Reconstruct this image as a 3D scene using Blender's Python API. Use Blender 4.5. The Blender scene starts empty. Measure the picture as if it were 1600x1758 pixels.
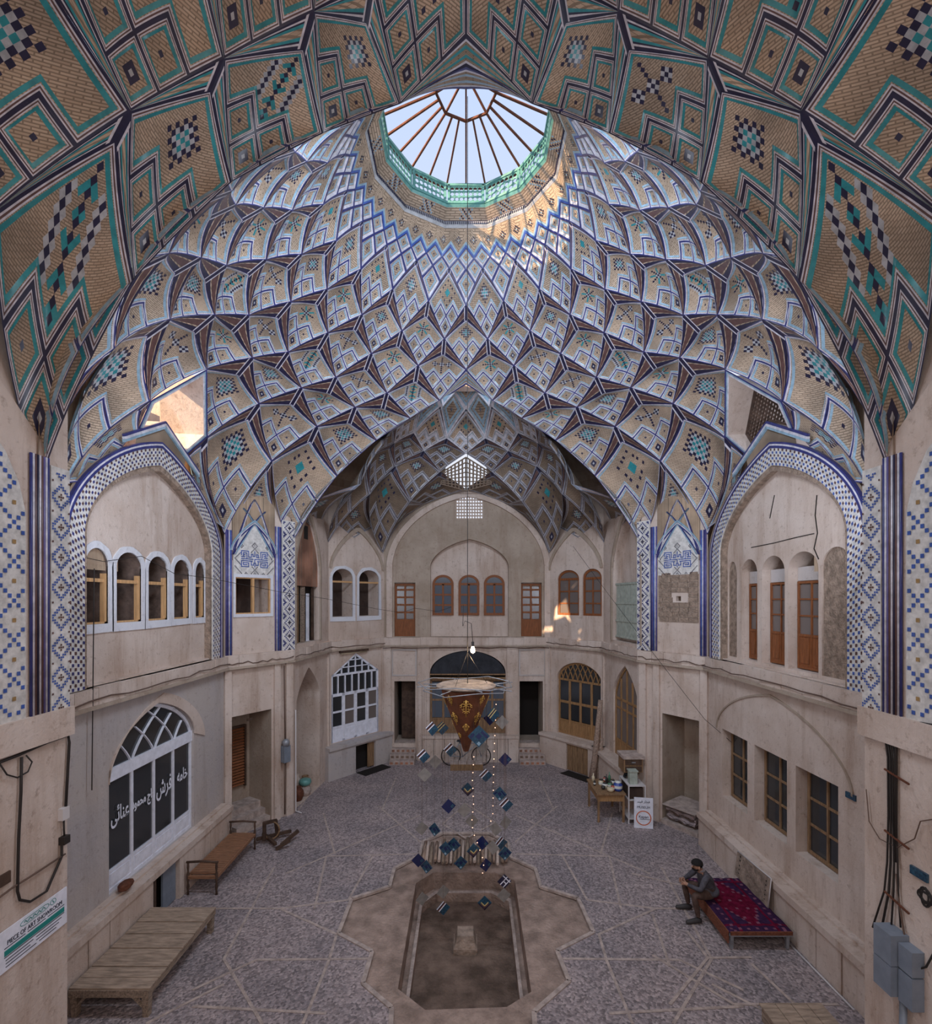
import bpy, bmesh, math, random
import numpy as np
from mathutils import Vector
from mathutils.geometry import tessellate_polygon
random.seed(4); RNG = np.random.RandomState(4)
SC = bpy.context.scene; COL = SC.collection
PI = math.pi
# ------------------------------------------------------------------ camera, sky, lights, exposure
EYE = 6.0; F = 860.0; HOR = 1030.0
cd = bpy.data.cameras.new('camera'); cam = bpy.data.objects.new('camera', cd); COL.objects.link(cam)
cam.location = (0, 0, EYE); cam.rotation_euler = (PI/2, 0, 0)
cd.sensor_fit = 'HORIZONTAL'; cd.sensor_width = 36.0; cd.lens = F/1600*36; cd.shift_y = (HOR-879)/1600
cd.clip_start = .05; cd.clip_end = 300
SC.camera = cam
w = bpy.data.worlds.new('sky'); SC.world = w; w.use_nodes = True
wn = w.node_tree; wn.nodes.clear()
tc = wn.nodes.new('ShaderNodeTexCoord'); sx = wn.nodes.new('ShaderNodeSeparateXYZ')
rp = wn.nodes.new('ShaderNodeValToRGB'); bg = wn.nodes.new('ShaderNodeBackground'); wo = wn.nodes.new('ShaderNodeOutputWorld')
rp.color_ramp.elements[0].color = (.74, .77, .86, 1); rp.color_ramp.elements[1].color = (.36, .55, .92, 1)
rp.color_ramp.elements[0].position = .35
bg.inputs['Strength'].default_value = 1.0
for a, b in ((tc.outputs['Generated'], sx.inputs[0]), (sx.outputs['Z'], rp.inputs[0]), (rp.outputs[0], bg.inputs[0]), (bg.outputs[0], wo.inputs[0])):
    wn.links.new(a, b)
sd = bpy.data.lights.new('sun', 'SUN'); sun = bpy.data.objects.new('sun', sd); COL.objects.link(sun)
sd.energy = 9.0; sd.color = (1, .72, .45); sd.angle = .01
sun.rotation_euler = Vector((-.72, -.62, .31)).to_track_quat('Z', 'Y').to_euler()
def area(name, loc, target, sx_, sy_, e, col):
    d = bpy.data.lights.new(name, 'AREA'); o = bpy.data.objects.new(name, d); COL.objects.link(o)
    d.shape = 'RECTANGLE'; d.size = sx_; d.size_y = sy_; d.energy = e; d.color = col
    o.location = loc; o.rotation_euler = (Vector(loc)-Vector(target)).to_track_quat('Z', 'Y').to_euler()
    return o
# added fill lamp behind the camera, standing in for daylight
area('gallery_fill', (0, -2.5, 9.0), (0, 2.2, 0), 8, 3, 290, (1, .94, .90))
# three unseen fill lamps added past the near arch to brighten the hall
area('roof_fill', (0, 6.85, 12.5), (0, 13.2, 7.0), 3.4, 1.0, 420, (.72, .84, 1))
for sx in (-1, 1): area('side_fill', (5.0*sx, 6.3, 6.9), (-3.0*sx, 14, 10.8), .4, 2.6, 200, (.78, .86, 1))
SC.view_settings.view_transform = 'Standard'; SC.view_settings.look = 'None'
SC.view_settings.gamma = 1; SC.view_settings.use_curve_mapping = False
SC.view_settings.exposure = 0.18
SC.cycles.max_bounces = 7; SC.cycles.diffuse_bounces = 5; SC.cycles.use_denoising = True
SC.cycles.sample_clamp_indirect = 4
# ------------------------------------------------------------------ materials
MATS = {}
def node_mat(name):
    m = bpy.data.materials.new(name); m.use_nodes = True
    nt = m.node_tree; b = nt.nodes['Principled BSDF']
    MATS[name] = m
    return m, nt, b
def M(name, col, rough=.8, var=.0, scale=6, metal=0, bump=0, col2=None, coord='Object', stretch=None, emit=None, spec=.3, detail=6, bscale=None):
    m, nt, b = node_mat(name); N = nt.nodes; L = nt.links
    b.inputs['Base Color'].default_value = (*col, 1); b.inputs['Roughness'].default_value = rough
    b.inputs['Metallic'].default_value = metal; b.inputs['Specular IOR Level'].default_value = spec
    if emit:
        b.inputs['Emission Color'].default_value = (*col, 1); b.inputs['Emission Strength'].default_value = emit
    if var or bump or col2:
        t = N.new('ShaderNodeTexCoord'); mp = N.new('ShaderNodeMapping')
        L.new(t.outputs[coord], mp.inputs[0])
        if stretch: mp.inputs['Scale'].default_value = stretch
        nz = N.new('ShaderNodeTexNoise'); nz.inputs['Scale'].default_value = scale; nz.inputs['Detail'].default_value = detail
        nz.inputs['Roughness'].default_value = .62
        L.new(mp.outputs[0], nz.inputs[0])
        r = N.new('ShaderNodeValToRGB'); L.new(nz.outputs[0], r.inputs[0])
        c2 = col2 or tuple(c*(1-var) for c in col); c1 = col if col2 else tuple(min(1, c*(1+var*.6)) for c in col)
        r.color_ramp.elements[0].position = .36; r.color_ramp.elements[1].position = .64
        r.color_ramp.elements[0].color = (*c2, 1); r.color_ramp.elements[1].color = (*c1, 1)
        L.new(r.outputs[0], b.inputs['Base Color'])
        if bump:
            n2 = N.new('ShaderNodeTexNoise'); n2.inputs['Scale'].default_value = bscale or scale*3; n2.inputs['Detail'].default_value = 8
            L.new(mp.outputs[0], n2.inputs[0])
            bp = N.new('ShaderNodeBump'); bp.inputs['Strength'].default_value = bump; bp.inputs['Distance'].default_value = .03
            L.new(n2.outputs[0], bp.inputs['Height']); L.new(bp.outputs[0], b.inputs['Normal'])
    return m
def plaster(name, a, bcol, dirt, streak=.5):
    m, nt, b = node_mat(name); N = nt.nodes; L = nt.links
    b.inputs['Roughness'].default_value = .9; b.inputs['Specular IOR Level'].default_value = .15
    t = N.new('ShaderNodeTexCoord')
    def noise(sc, st=None, det=7, ro=.6):
        n = N.new('ShaderNodeTexNoise'); n.inputs['Scale'].default_value = sc; n.inputs['Detail'].default_value = det; n.inputs['Roughness'].default_value = ro
        mp = N.new('ShaderNodeMapping'); L.new(t.outputs['Object'], mp.inputs[0])
        if st: mp.inputs['Scale'].default_value = st
        L.new(mp.outputs[0], n.inputs[0]); return n
    def ramp(n, p0, p1, c0=(0, 0, 0, 1), c1=(1, 1, 1, 1)):
        r = N.new('ShaderNodeValToRGB'); L.new(n.outputs[0], r.inputs[0])
        r.color_ramp.elements[0].position = p0; r.color_ramp.elements[1].position = p1
        r.color_ramp.elements[0].color = c0; r.color_ramp.elements[1].color = c1; return r
    base = ramp(noise(.9), .36, .62, (*a, 1), (*bcol, 1))
    st = ramp(noise(1.5, (1.6, 1.6, .22), 9, .7), .50, .78)
    sp = ramp(noise(9, None, 9, .7), .56, .66)
    mx = N.new('ShaderNodeMix'); mx.data_type = 'RGBA'; mx.blend_type = 'MIX'
    ml = N.new('ShaderNodeMath'); ml.operation = 'MULTIPLY'; ml.inputs[1].default_value = streak
    L.new(st.outputs[0], ml.inputs[0]); L.new(ml.outputs[0], mx.inputs[0]); L.new(base.outputs[0], mx.inputs[6]); mx.inputs[7].default_value = (*dirt, 1)
    m2 = N.new('ShaderNodeMix'); m2.data_type = 'RGBA'; ml2 = N.new('ShaderNodeMath'); ml2.operation = 'MULTIPLY'; ml2.inputs[1].default_value = .38
    L.new(sp.outputs[0], ml2.inputs[0]); L.new(ml2.outputs[0], m2.inputs[0]); L.new(mx.outputs[2], m2.inputs[6]); m2.inputs[7].default_value = (dirt[0]*.7, dirt[1]*.7, dirt[2]*.7, 1)
    L.new(m2.outputs[2], b.inputs['Base Color'])
    bp = N.new('ShaderNodeBump'); bp.inputs['Strength'].default_value = .5; bp.inputs['Distance'].default_value = .03
    L.new(noise(14, None, 10, .65).outputs[0], bp.inputs['Height']); L.new(bp.outputs[0], b.inputs['Normal'])
    return m
def brick(name, c1, c2, mortar, bw=.22, bh=.055, coord='UV', ms=.012, bump=.6, stain=.5):
    m, nt, b = node_mat(name); N = nt.nodes; L = nt.links
    b.inputs['Roughness'].default_value = .85; b.inputs['Specular IOR Level'].default_value = .2
    t = N.new('ShaderNodeTexCoord'); br = N.new('ShaderNodeTexBrick')
    br.inputs['Scale'].default_value = 1; br.inputs['Brick Width'].default_value = bw; br.inputs['Row Height'].default_value = bh
    br.inputs['Mortar Size'].default_value = ms; br.inputs['Mortar Smooth'].default_value = .2
    br.inputs['Color1'].default_value = (*c1, 1); br.inputs['Color2'].default_value = (*c2, 1); br.inputs['Mortar'].default_value = (*mortar, 1)
    L.new(t.outputs[coord], br.inputs[0])
    nz = N.new('ShaderNodeTexNoise'); nz.inputs['Scale'].default_value = 1.3; nz.inputs['Detail'].default_value = 8; L.new(t.outputs['Object'], nz.inputs[0])
    r = N.new('ShaderNodeValToRGB'); L.new(nz.outputs[0], r.inputs[0]); r.color_ramp.elements[0].position = .35; r.color_ramp.elements[1].position = .65
    r.color_ramp.elements[0].color = (stain, stain, stain, 1); r.color_ramp.elements[1].color = (1.1, 1.08, 1.05, 1)
    mx = N.new('ShaderNodeMix'); mx.data_type = 'RGBA'; mx.blend_type = 'MULTIPLY'; mx.inputs[0].default_value = 1
    L.new(br.outputs['Color'], mx.inputs[6]); L.new(r.outputs[0], mx.inputs[7]); L.new(mx.outputs[2], b.inputs['Base Color'])
    bp = N.new('ShaderNodeBump'); bp.inputs['Strength'].default_value = bump; bp.inputs['Distance'].default_value = .02; bp.invert = True
    L.new(br.outputs['Fac'], bp.inputs['Height']); L.new(bp.outputs[0], b.inputs['Normal'])
    return m
brick('vault_brick', (.61, .465, .35), (.50, .37, .27), (.30, .225, .165), stain=.62)
brick('bay_brick', (.34, .255, .19), (.28, .205, .15), (.17, .13, .10), stain=.6)  # hall brick toned down; the far bay's shade sits in its colour
brick('red_brick', (.50, .24, .16), (.42, .19, .12), (.30, .20, .15), coord='Object', bw=.2, bh=.06)
for nm, c in (('glaze_navy', (.035, .04, .17)), ('glaze_ink', (.02, .018, .05)), ('glaze_cream', (.60, .57, .62)), ('glaze_umber', (.12, .06, .055)),
              ('glaze_teal', (.03, .26, .29)), ('glaze_sky', (.27, .40, .50)), ('glaze_grey', (.42, .42, .44)), ('glaze_violet', (.13, .11, .28)),
              ('glaze_blue', (.05, .11, .38)), ('glaze_white', (.66, .63, .60)), ('glaze_gold', (.36, .22, .09)), ('glaze_green', (.13, .33, .30)), ('bay_line', (.36, .36, .40)), ('bay_blue', (.10, .11, .17))):
    M(nm, c, rough=.32, var=.25, scale=9, spec=.5)
plaster('plaster', (.555, .435, .365), (.665, .555, .49), (.30, .185, .12), .75)
plaster('plaster_dirty', (.37, .29, .225), (.47, .38, .31), (.27, .18, .13), .8)
plaster('plaster_pale', (.56, .51, .50), (.50, .44, .41), (.40, .31, .26), .5)
plaster('plaster_white', (.74, .74, .78), (.66, .66, .72), (.5, .45, .42), .3)
plaster('plaster_grey', (.47, .43, .43), (.52, .46, .43), (.30, .23, .19), .6)
M('adobe', (.33, .245, .19), .98, .35, 9, bump=1.0, spec=.05)
M('wood_red', (.25, .085, .03), .55, .35, 5, stretch=(9, 9, .8), bump=.2)
M('wood_brown', (.27, .16, .085), .65, .4, 4, stretch=(8, 8, .8), bump=.2)
M('wood_ochre', (.36, .20, .09), .6, .35, 4, stretch=(8, 8, .8), bump=.2)
M('wood_new', (.62, .36, .17), .6, .2, 4, stretch=(8, 8, .8))
M('wood_grey', (.33, .25, .19), .85, .45, 5, stretch=(9, 1.2, 9), bump=.5)
M('wood_greyx', (.38, .285, .215), .85, .35, 3, stretch=(1.2, 7, 7), bump=.3)
M('wood_dark', (.085, .05, .035), .7, .4, 5)
M('wood_bed', (.30, .15, .085), .65, .4, 5, stretch=(1.2, 9, 9), bump=.3)
M('paint_white', (.80, .81, .90), .45, .12, 7, spec=.4)
M('paint_green', (.42, .46, .40), .6, .2, 7)
M('glass_dark', (.025, .028, .032), .12, spec=.8)
M('glass_blue', (.08, .10, .13), .12, spec=.8)
M('glass_smoke', (.16, .13, .12), .25, spec=.7)
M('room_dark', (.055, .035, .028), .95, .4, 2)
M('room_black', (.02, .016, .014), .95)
M('cable', (.028, .022, .02), .6)
M('cable_brown', (.13, .08, .06), .7)
M('pipe_white', (.62, .58, .58), .5)
M('steel', (.30, .31, .34), .4, .2, 8, metal=.3)
M('box_grey', (.20, .23, .28), .45, .12, 6, spec=.4)
M('rust', (.16, .06, .035), .75, .3, 10, metal=.3)
M('dirt', (.36, .265, .22), .98, .35, 3, bump=1, bscale=20, spec=.05)
M('dirt_dark', (.17, .12, .095), .98, .45, 2.5, bump=1, bscale=18, spec=.05)
M('kerb', (.46, .37, .33), .95, .3, 7, bump=.6)
M('stone', (.33, .25, .20), .95, .4, 6, bump=1)
M('log_wood', (.38, .27, .21), .9, .45, 5, stretch=(6, 1, 6), bump=.5)
M('canvas_black', (.028, .03, .038), .7, .4, 3)
M('gold', (.80, .50, .13), .35, metal=.6, spec=.6)
M('cone_brown', (.13, .045, .022), .42, .35, 6)
M('bulb', (1, .78, .5), emit=16); M('bulb_small', (1, .55, .35), emit=2.5)
# floor: small stone chips set in mortar
m, nt, b = node_mat('floor_chips'); N = nt.nodes; L = nt.links
b.inputs['Roughness'].default_value = .85
t = N.new('ShaderNodeTexCoord'); vo = N.new('ShaderNodeTexVoronoi'); vo.inputs['Scale'].default_value = 27; L.new(t.outputs['Object'], vo.inputs[0])
nz = N.new('ShaderNodeTexNoise'); nz.inputs['Scale'].default_value = .7; nz.inputs['Detail'].default_value = 8; L.new(t.outputs['Object'], nz.inputs[0])
r1 = N.new('ShaderNodeValToRGB'); L.new(vo.outputs['Color'], r1.inputs[0])
r1.color_ramp.elements[0].color = (.19, .165, .17, 1); r1.color_ramp.elements[1].color = (.54, .47, .47, 1); r1.color_ramp.elements[0].position = .15
r2 = N.new('ShaderNodeValToRGB'); L.new(nz.outputs[0], r2.inputs[0]); r2.color_ramp.elements[0].position = .35; r2.color_ramp.elements[1].position = .68
r2.color_ramp.elements[0].color = (.72, .70, .72, 1); r2.color_ramp.elements[1].color = (1.08, 1.0, .97, 1)
mx = N.new('ShaderNodeMix'); mx.data_type = 'RGBA'; mx.blend_type = 'MULTIPLY'; mx.inputs[0].default_value = 1
L.new(r1.outputs[0], mx.inputs[6]); L.new(r2.outputs[0], mx.inputs[7]); L.new(mx.outputs[2], b.inputs['Base Color'])
bp = N.new('ShaderNodeBump'); bp.inputs['Strength'].default_value = .7; bp.inputs['Distance'].default_value = .02; L.new(vo.outputs['Distance'], bp.inputs['Height']); bp.invert = True; L.new(bp.outputs[0], b.inputs['Normal'])
# ------------------------------------------------------------------ helpers
V = lambda *a: np.array(a, float)
ORG = {}
def tag(o, label=None, cat=None, group=None, kind=None):
    if label: o['label'] = label
    if cat: o['category'] = cat
    if group: o['group'] = group
    if kind: o['kind'] = kind
    return o
def empty(name, loc, label=None, cat=None, group=None, kind=None):
    o = bpy.data.objects.new(name, None); COL.objects.link(o); o.location = loc; o.empty_display_size = .1
    ORG[o.name] = V(*loc)
    return tag(o, label, cat, group, kind)
class MB:
    """collects faces in world coordinates"""
    def __init__(s): s.v = []; s.f = []; s.m = []; s.uv = []; s.n = 0; s.sm = []
    def add(s, vs, fs, mi=0, uvs=None, smooth=False):
        b0 = s.n; s.v.extend([tuple(map(float, p)) for p in vs]); s.n += len(vs)
        for k, f in enumerate(fs):
            s.f.append([b0+i for i in f]); s.m.append(mi if isinstance(mi, int) else int(mi[k])); s.sm.append(smooth)
            s.uv.append([tuple(uvs[i]) for i in f] if uvs is not None else None)
        return s
    def hexa(s, c, mi=0):
        return s.add(c, [(0, 3, 2, 1), (4, 5, 6, 7), (0, 1, 5, 4), (1, 2, 6, 5), (2, 3, 7, 6), (3, 0, 4, 7)], mi)
    def box(s, a, b, mi=0):
        x0, y0, z0 = a; x1, y1, z1 = b
        return s.hexa([(x0, y0, z0), (x1, y0, z0), (x1, y1, z0), (x0, y1, z0), (x0, y0, z1), (x1, y0, z1), (x1, y1, z1), (x0, y1, z1)], mi)
    def bar(s, p, q, wd, ht=None, mi=0, up=(0, 0, 1)):
        p = V(*p); q = V(*q); d = q-p; d = d/(np.linalg.norm(d)+1e-9); u = V(*up)
        if abs(np.dot(d, u)) > .98: u = V(1, 0, 0)
        sd = np.cross(d, u); sd /= np.linalg.norm(sd); u = np.cross(sd, d); ht = ht or wd
        a = sd*wd/2; h = u*ht/2
        return s.hexa([p-a-h, p+a-h, p+a+h, p-a+h, q-a-h, q+a-h, q+a+h, q-a+h], mi)
    def tube(s, pts, r, n=8, mi=0, caps=True, smooth=True):
        pts = [V(*p) for p in pts]; rr = r if hasattr(r, '__len__') else [r]*len(pts)
        vs = []; fs = []; prev = None
        for i, p in enumerate(pts):
            d = pts[min(i+1, len(pts)-1)]-pts[max(i-1, 0)]; d = d/(np.linalg.norm(d)+1e-9)
            if prev is None:
                u = V(0, 0, 1) if abs(d[2]) < .9 else V(1, 0, 0); a = np.cross(d, u)
            else: a = prev-d*np.dot(prev, d)
            a /= np.linalg.norm(a)+1e-9; prev = a; c = np.cross(d, a)
            for k in range(n):
                t = 2*PI*k/n; vs.append(p+(a*math.cos(t)+c*math.sin(t))*rr[i])
        for i in range(len(pts)-1):
            for k in range(n):
                k2 = (k+1) % n; fs.append((i*n+k, i*n+k2, (i+1)*n+k2, (i+1)*n+k))
        s.add(vs, fs, mi, smooth=smooth)
        if caps:
            s.f.append([s.n-len(vs)+k for k in range(n)][::-1]); s.m.append(mi); s.uv.append(None); s.sm.append(False)
            s.f.append([s.n-n+k for k in range(n)]); s.m.append(mi); s.uv.append(None); s.sm.append(False)
        return s
    def lathe(s, prof, c, n=16, mi=0, smooth=True):
        vs = [(c[0]+r*math.cos(2*PI*k/n), c[1]+r*math.sin(2*PI*k/n), c[2]+z) for r, z in prof for k in range(n)]
        fs = [(i*n+k, i*n+(k+1) % n, (i+1)*n+(k+1) % n, (i+1)*n+k) for i in range(len(prof)-1) for k in range(n)]
        return s.add(vs, fs, mi, smooth=smooth)
    def build(s, name, mats, parent=None, kind=None, label=None, cat=None, group=None):
        me = bpy.data.meshes.new(name); org = ORG.get(parent.name, V(0, 0, 0)) if parent else V(0, 0, 0)
        if parent is None and cat:
            a = np.array(s.v); org = V((a[:, 0].min()+a[:, 0].max())/2, (a[:, 1].min()+a[:, 1].max())/2, a[:, 2].min())
        vv = np.array(s.v)-org
        me.from_pydata(vv.tolist(), [], s.f)
        for q in ([mats] if isinstance(mats, str) else mats): me.materials.append(MATS[q])
        me.polygons.foreach_set('material_index', s.m)
        me.polygons.foreach_set('use_smooth', s.sm)
        if any(u is not None for u in s.uv):
            l = me.uv_layers.new(name='UVMap'); fl = []
            for f, u in zip(s.f, s.uv): fl.extend(u if u is not None else [(0, 0)]*len(f))
            l.data.foreach_set('uv', np.array(fl).ravel())
        me.update()
        o = bpy.data.objects.new(name, me); COL.objects.link(o)
        if parent is not None: o.parent = parent; ORG[o.name] = org
        else: o.location = org; ORG[o.name] = org
        return tag(o, label, cat, group, kind)
def copy_tree(o, parent=None, loc=None):
    c = o.copy(); COL.objects.link(c); c.parent = parent
    if loc is not None: c.location = loc
    ORG[c.name] = V(*c.location) if parent is None else ORG.get(parent.name, V(0, 0, 0))
    for ch in list(o.children): copy_tree(ch, c)
    return c
# ------------------------------------------------------------------ vaults: nets of nodes, every cell of the net a part of its ceiling
YC = 9.95
def up(p): return V(p[0], p[1], p[2]+EYE)
def node(th, r, z, cy=YC, ky=1.0): return V(r*math.sin(math.radians(th)), cy+ky*r*math.cos(math.radians(th)), z)
class Net:
    def __init__(s, cy, cz, k=.035): s.cy = cy; s.cz = cz; s.k = k
    def out(s, p):
        d = np.stack([p[..., 0], p[..., 1]-s.cy, (p[..., 2]-s.cz)*.8], -1); return d/(np.linalg.norm(d, axis=-1, keepdims=True)+1e-9)
    def edge(s, a, b, t):
        t = np.asarray(t)[..., None]; L2 = np.dot(b-a, b-a); mid = (a+b)/2
        return a*(1-t)+b*t + s.out(mid)*s.k*L2*4*t*(1-t)
    def coons(s, T, R, L_, B, P, Q):
        P = np.asarray(P); Q = np.asarray(Q)
        et = s.edge(T, R, P)[:, None]; eb = s.edge(L_, B, P)[:, None]; el = s.edge(T, L_, Q)[None]; er = s.edge(R, B, Q)[None]
        p = P[:, None, None]; q = Q[None, :, None]
        return (1-q)*et+q*eb+(1-p)*el+p*er-((1-p)*(1-q)*T+p*(1-q)*R+(1-p)*q*L_+p*q*B)
STY = {  # bands from the outer edge: (width, slot)
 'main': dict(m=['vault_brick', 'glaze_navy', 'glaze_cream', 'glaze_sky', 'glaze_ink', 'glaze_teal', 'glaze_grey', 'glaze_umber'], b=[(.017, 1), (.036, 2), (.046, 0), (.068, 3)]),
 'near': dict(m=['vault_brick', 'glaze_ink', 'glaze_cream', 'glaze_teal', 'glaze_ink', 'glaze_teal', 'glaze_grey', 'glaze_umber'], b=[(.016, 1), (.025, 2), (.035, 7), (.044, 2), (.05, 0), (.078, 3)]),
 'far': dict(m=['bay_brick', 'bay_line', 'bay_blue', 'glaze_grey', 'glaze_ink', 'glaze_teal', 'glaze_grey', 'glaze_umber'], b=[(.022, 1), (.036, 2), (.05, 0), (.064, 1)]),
 'white': dict(m=['vault_brick', 'glaze_cream', 'glaze_sky', 'glaze_sky', 'glaze_ink', 'glaze_teal', 'glaze_grey', 'glaze_umber'], b=[(.04, 1), (.055, 2), (.068, 0), (.085, 1)]),
}
def bandof(d, st, sc=1.0):
    r = np.zeros(d.shape, int); done = np.zeros(d.shape, bool)
    for wd, sl in st['b']:
        k = (~done) & (d < wd*sc); r[k] = sl; done |= k
    return r, done
def breaks(lines, lo, hi, st, sc, extra=()):
    s = {lo, hi}
    for l in lines:
        for wd in [0]+[b[0] for b in st['b']]:
            for sg in (-1, 1):
                x = l+sg*wd*sc
                if lo < x < hi: s.add(round(x, 5))
    s |= {round(x, 5) for x in extra if lo < x < hi}
    a = sorted(s); out = [a[0]]
    for x in a[1:]:
        if x-out[-1] > .003: out.append(x)
    return out
def motif(kind, i, j):
    a, b_ = abs(i), abs(j); m = np.maximum(a, b_); par = (i+j) % 2 == 0; r = np.zeros(i.shape, int)
    if kind == 0: r[(m == 4) & par] = 4; r[(m == 3)] = 6; r[(m == 3) & par] = 4; r[m <= 2] = 6; r[(m <= 2) & par] = 5; r[m == 0] = 4
    elif kind == 1:
        r[(m <= 4) & ((a == 0) | (b_ == 0))] = 5; r[(a == b_) & (m <= 3)] = 4; r[m <= 1] = 4; r[(m == 1) & (a != b_)] = 6
    elif kind == 2: r[(m <= 3) & par] = 4; r[(m <= 2) & ~par] = 6; r[(m <= 1) & par] = 5
    elif kind == 3:
        for cx, cy in ((-3, 3), (3, -3), (0, 0)):
            mm = np.maximum(abs(i-cx), abs(j-cy)); r[(mm <= 1) & ((i-cx+j-cy) % 2 == 0)] = 4; r[(mm == 1) & ((i-cx+j-cy) % 2 != 0)] = 6
        r[(abs(i-j) <= 1) & (m <= 4) & par] = 4
    elif kind == 4:
        for c, sl in ((-5, 6), (0, 5), (5, 6)):
            k = (abs(i-j-c) <= 1) & (m <= 5); r[k & ((i+j) % 4 != 3)] = sl; r[k & ((i-j-c) == 0) & par] = 4; r[k & ((i-j-c) == 0) & ~par] = 4
            r[(abs(i-j-c) == 2) & ((i+j) % 6 == 0) & (m <= 5)] = sl
    elif kind == 5:
        r[((a % 3) == 1) & ((b_ % 3) == 1) & (m <= 5)] = 4; r[(a <= 1) & (b_ <= 1)] = 5
    return r
A_, B_, MS = .36, .68, .047
def grid(net, X, Pb, Qb, keep, matf, lift, UVs, off):
    """quads of one surface patch; X(P,Q)->points"""
    P = np.array(Pb); Q = np.array(Qb); pts = X(P, Q)
    pc = (P[1:]+P[:-1])/2; qc = (Q[1:]+Q[:-1])/2; pp, qq = np.meshgrid(pc, qc, indexing='ij')
    k = keep(pp, qq); mt = matf(pp, qq)
    n, m_ = len(P), len(Q)
    dv = lift(*np.meshgrid(P, Q, indexing='ij'))
    pts = pts + net.out(pts)*dv[..., None] + EYE*V(0, 0, 1)
    idx = np.arange(n*m_).reshape(n, m_)
    quads = np.stack([idx[:-1, :-1], idx[1:, :-1], idx[1:, 1:], idx[:-1, 1:]], -1)[k]
    g1, g2 = np.meshgrid(P, Q, indexing='ij'); uv = np.stack([(g1-g2)*UVs[0]+off, (g1+g2)*UVs[1]], -1).reshape(-1, 2)
    return pts.reshape(-1, 3), quads, mt[k], uv
def mesh_np(name, parts, mats, parent):
    vs = []; fs = []; ms = []; uvs = []; b0 = 0
    for v, f, m_, uv in parts:
        vs.append(v); fs.append(f+b0); ms.append(m_); uvs.append(uv); b0 += len(v)
    v = np.concatenate(vs); f = np.concatenate(fs).astype(np.int32); m_ = np.concatenate(ms).astype(np.int32); uv = np.concatenate(uvs)
    used = np.unique(f); remap = np.full(len(v), -1, np.int32); remap[used] = np.arange(len(used)); v = v[used]; uv = uv[used]; f = remap[f]
    me = bpy.data.meshes.new(name); me.vertices.add(len(v)); me.vertices.foreach_set('co', v.astype(np.float32).ravel())
    me.loops.add(len(f)*4); me.loops.foreach_set('vertex_index', f.ravel())
    me.polygons.add(len(f)); me.polygons.foreach_set('loop_start', np.arange(0, len(f)*4, 4, dtype=np.int32)); me.polygons.foreach_set('loop_total', np.full(len(f), 4, np.int32))
    for q in mats: me.materials.append(MATS[q])
    me.polygons.foreach_set('material_index', m_)
    l = me.uv_layers.new(name='UVMap'); l.data.foreach_set('uv', uv[f.ravel()].astype(np.float32).ravel())
    me.update(calc_edges=True); me.validate()
    o = bpy.data.objects.new(name, me); COL.objects.link(o); o.parent = parent
    return o
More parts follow.
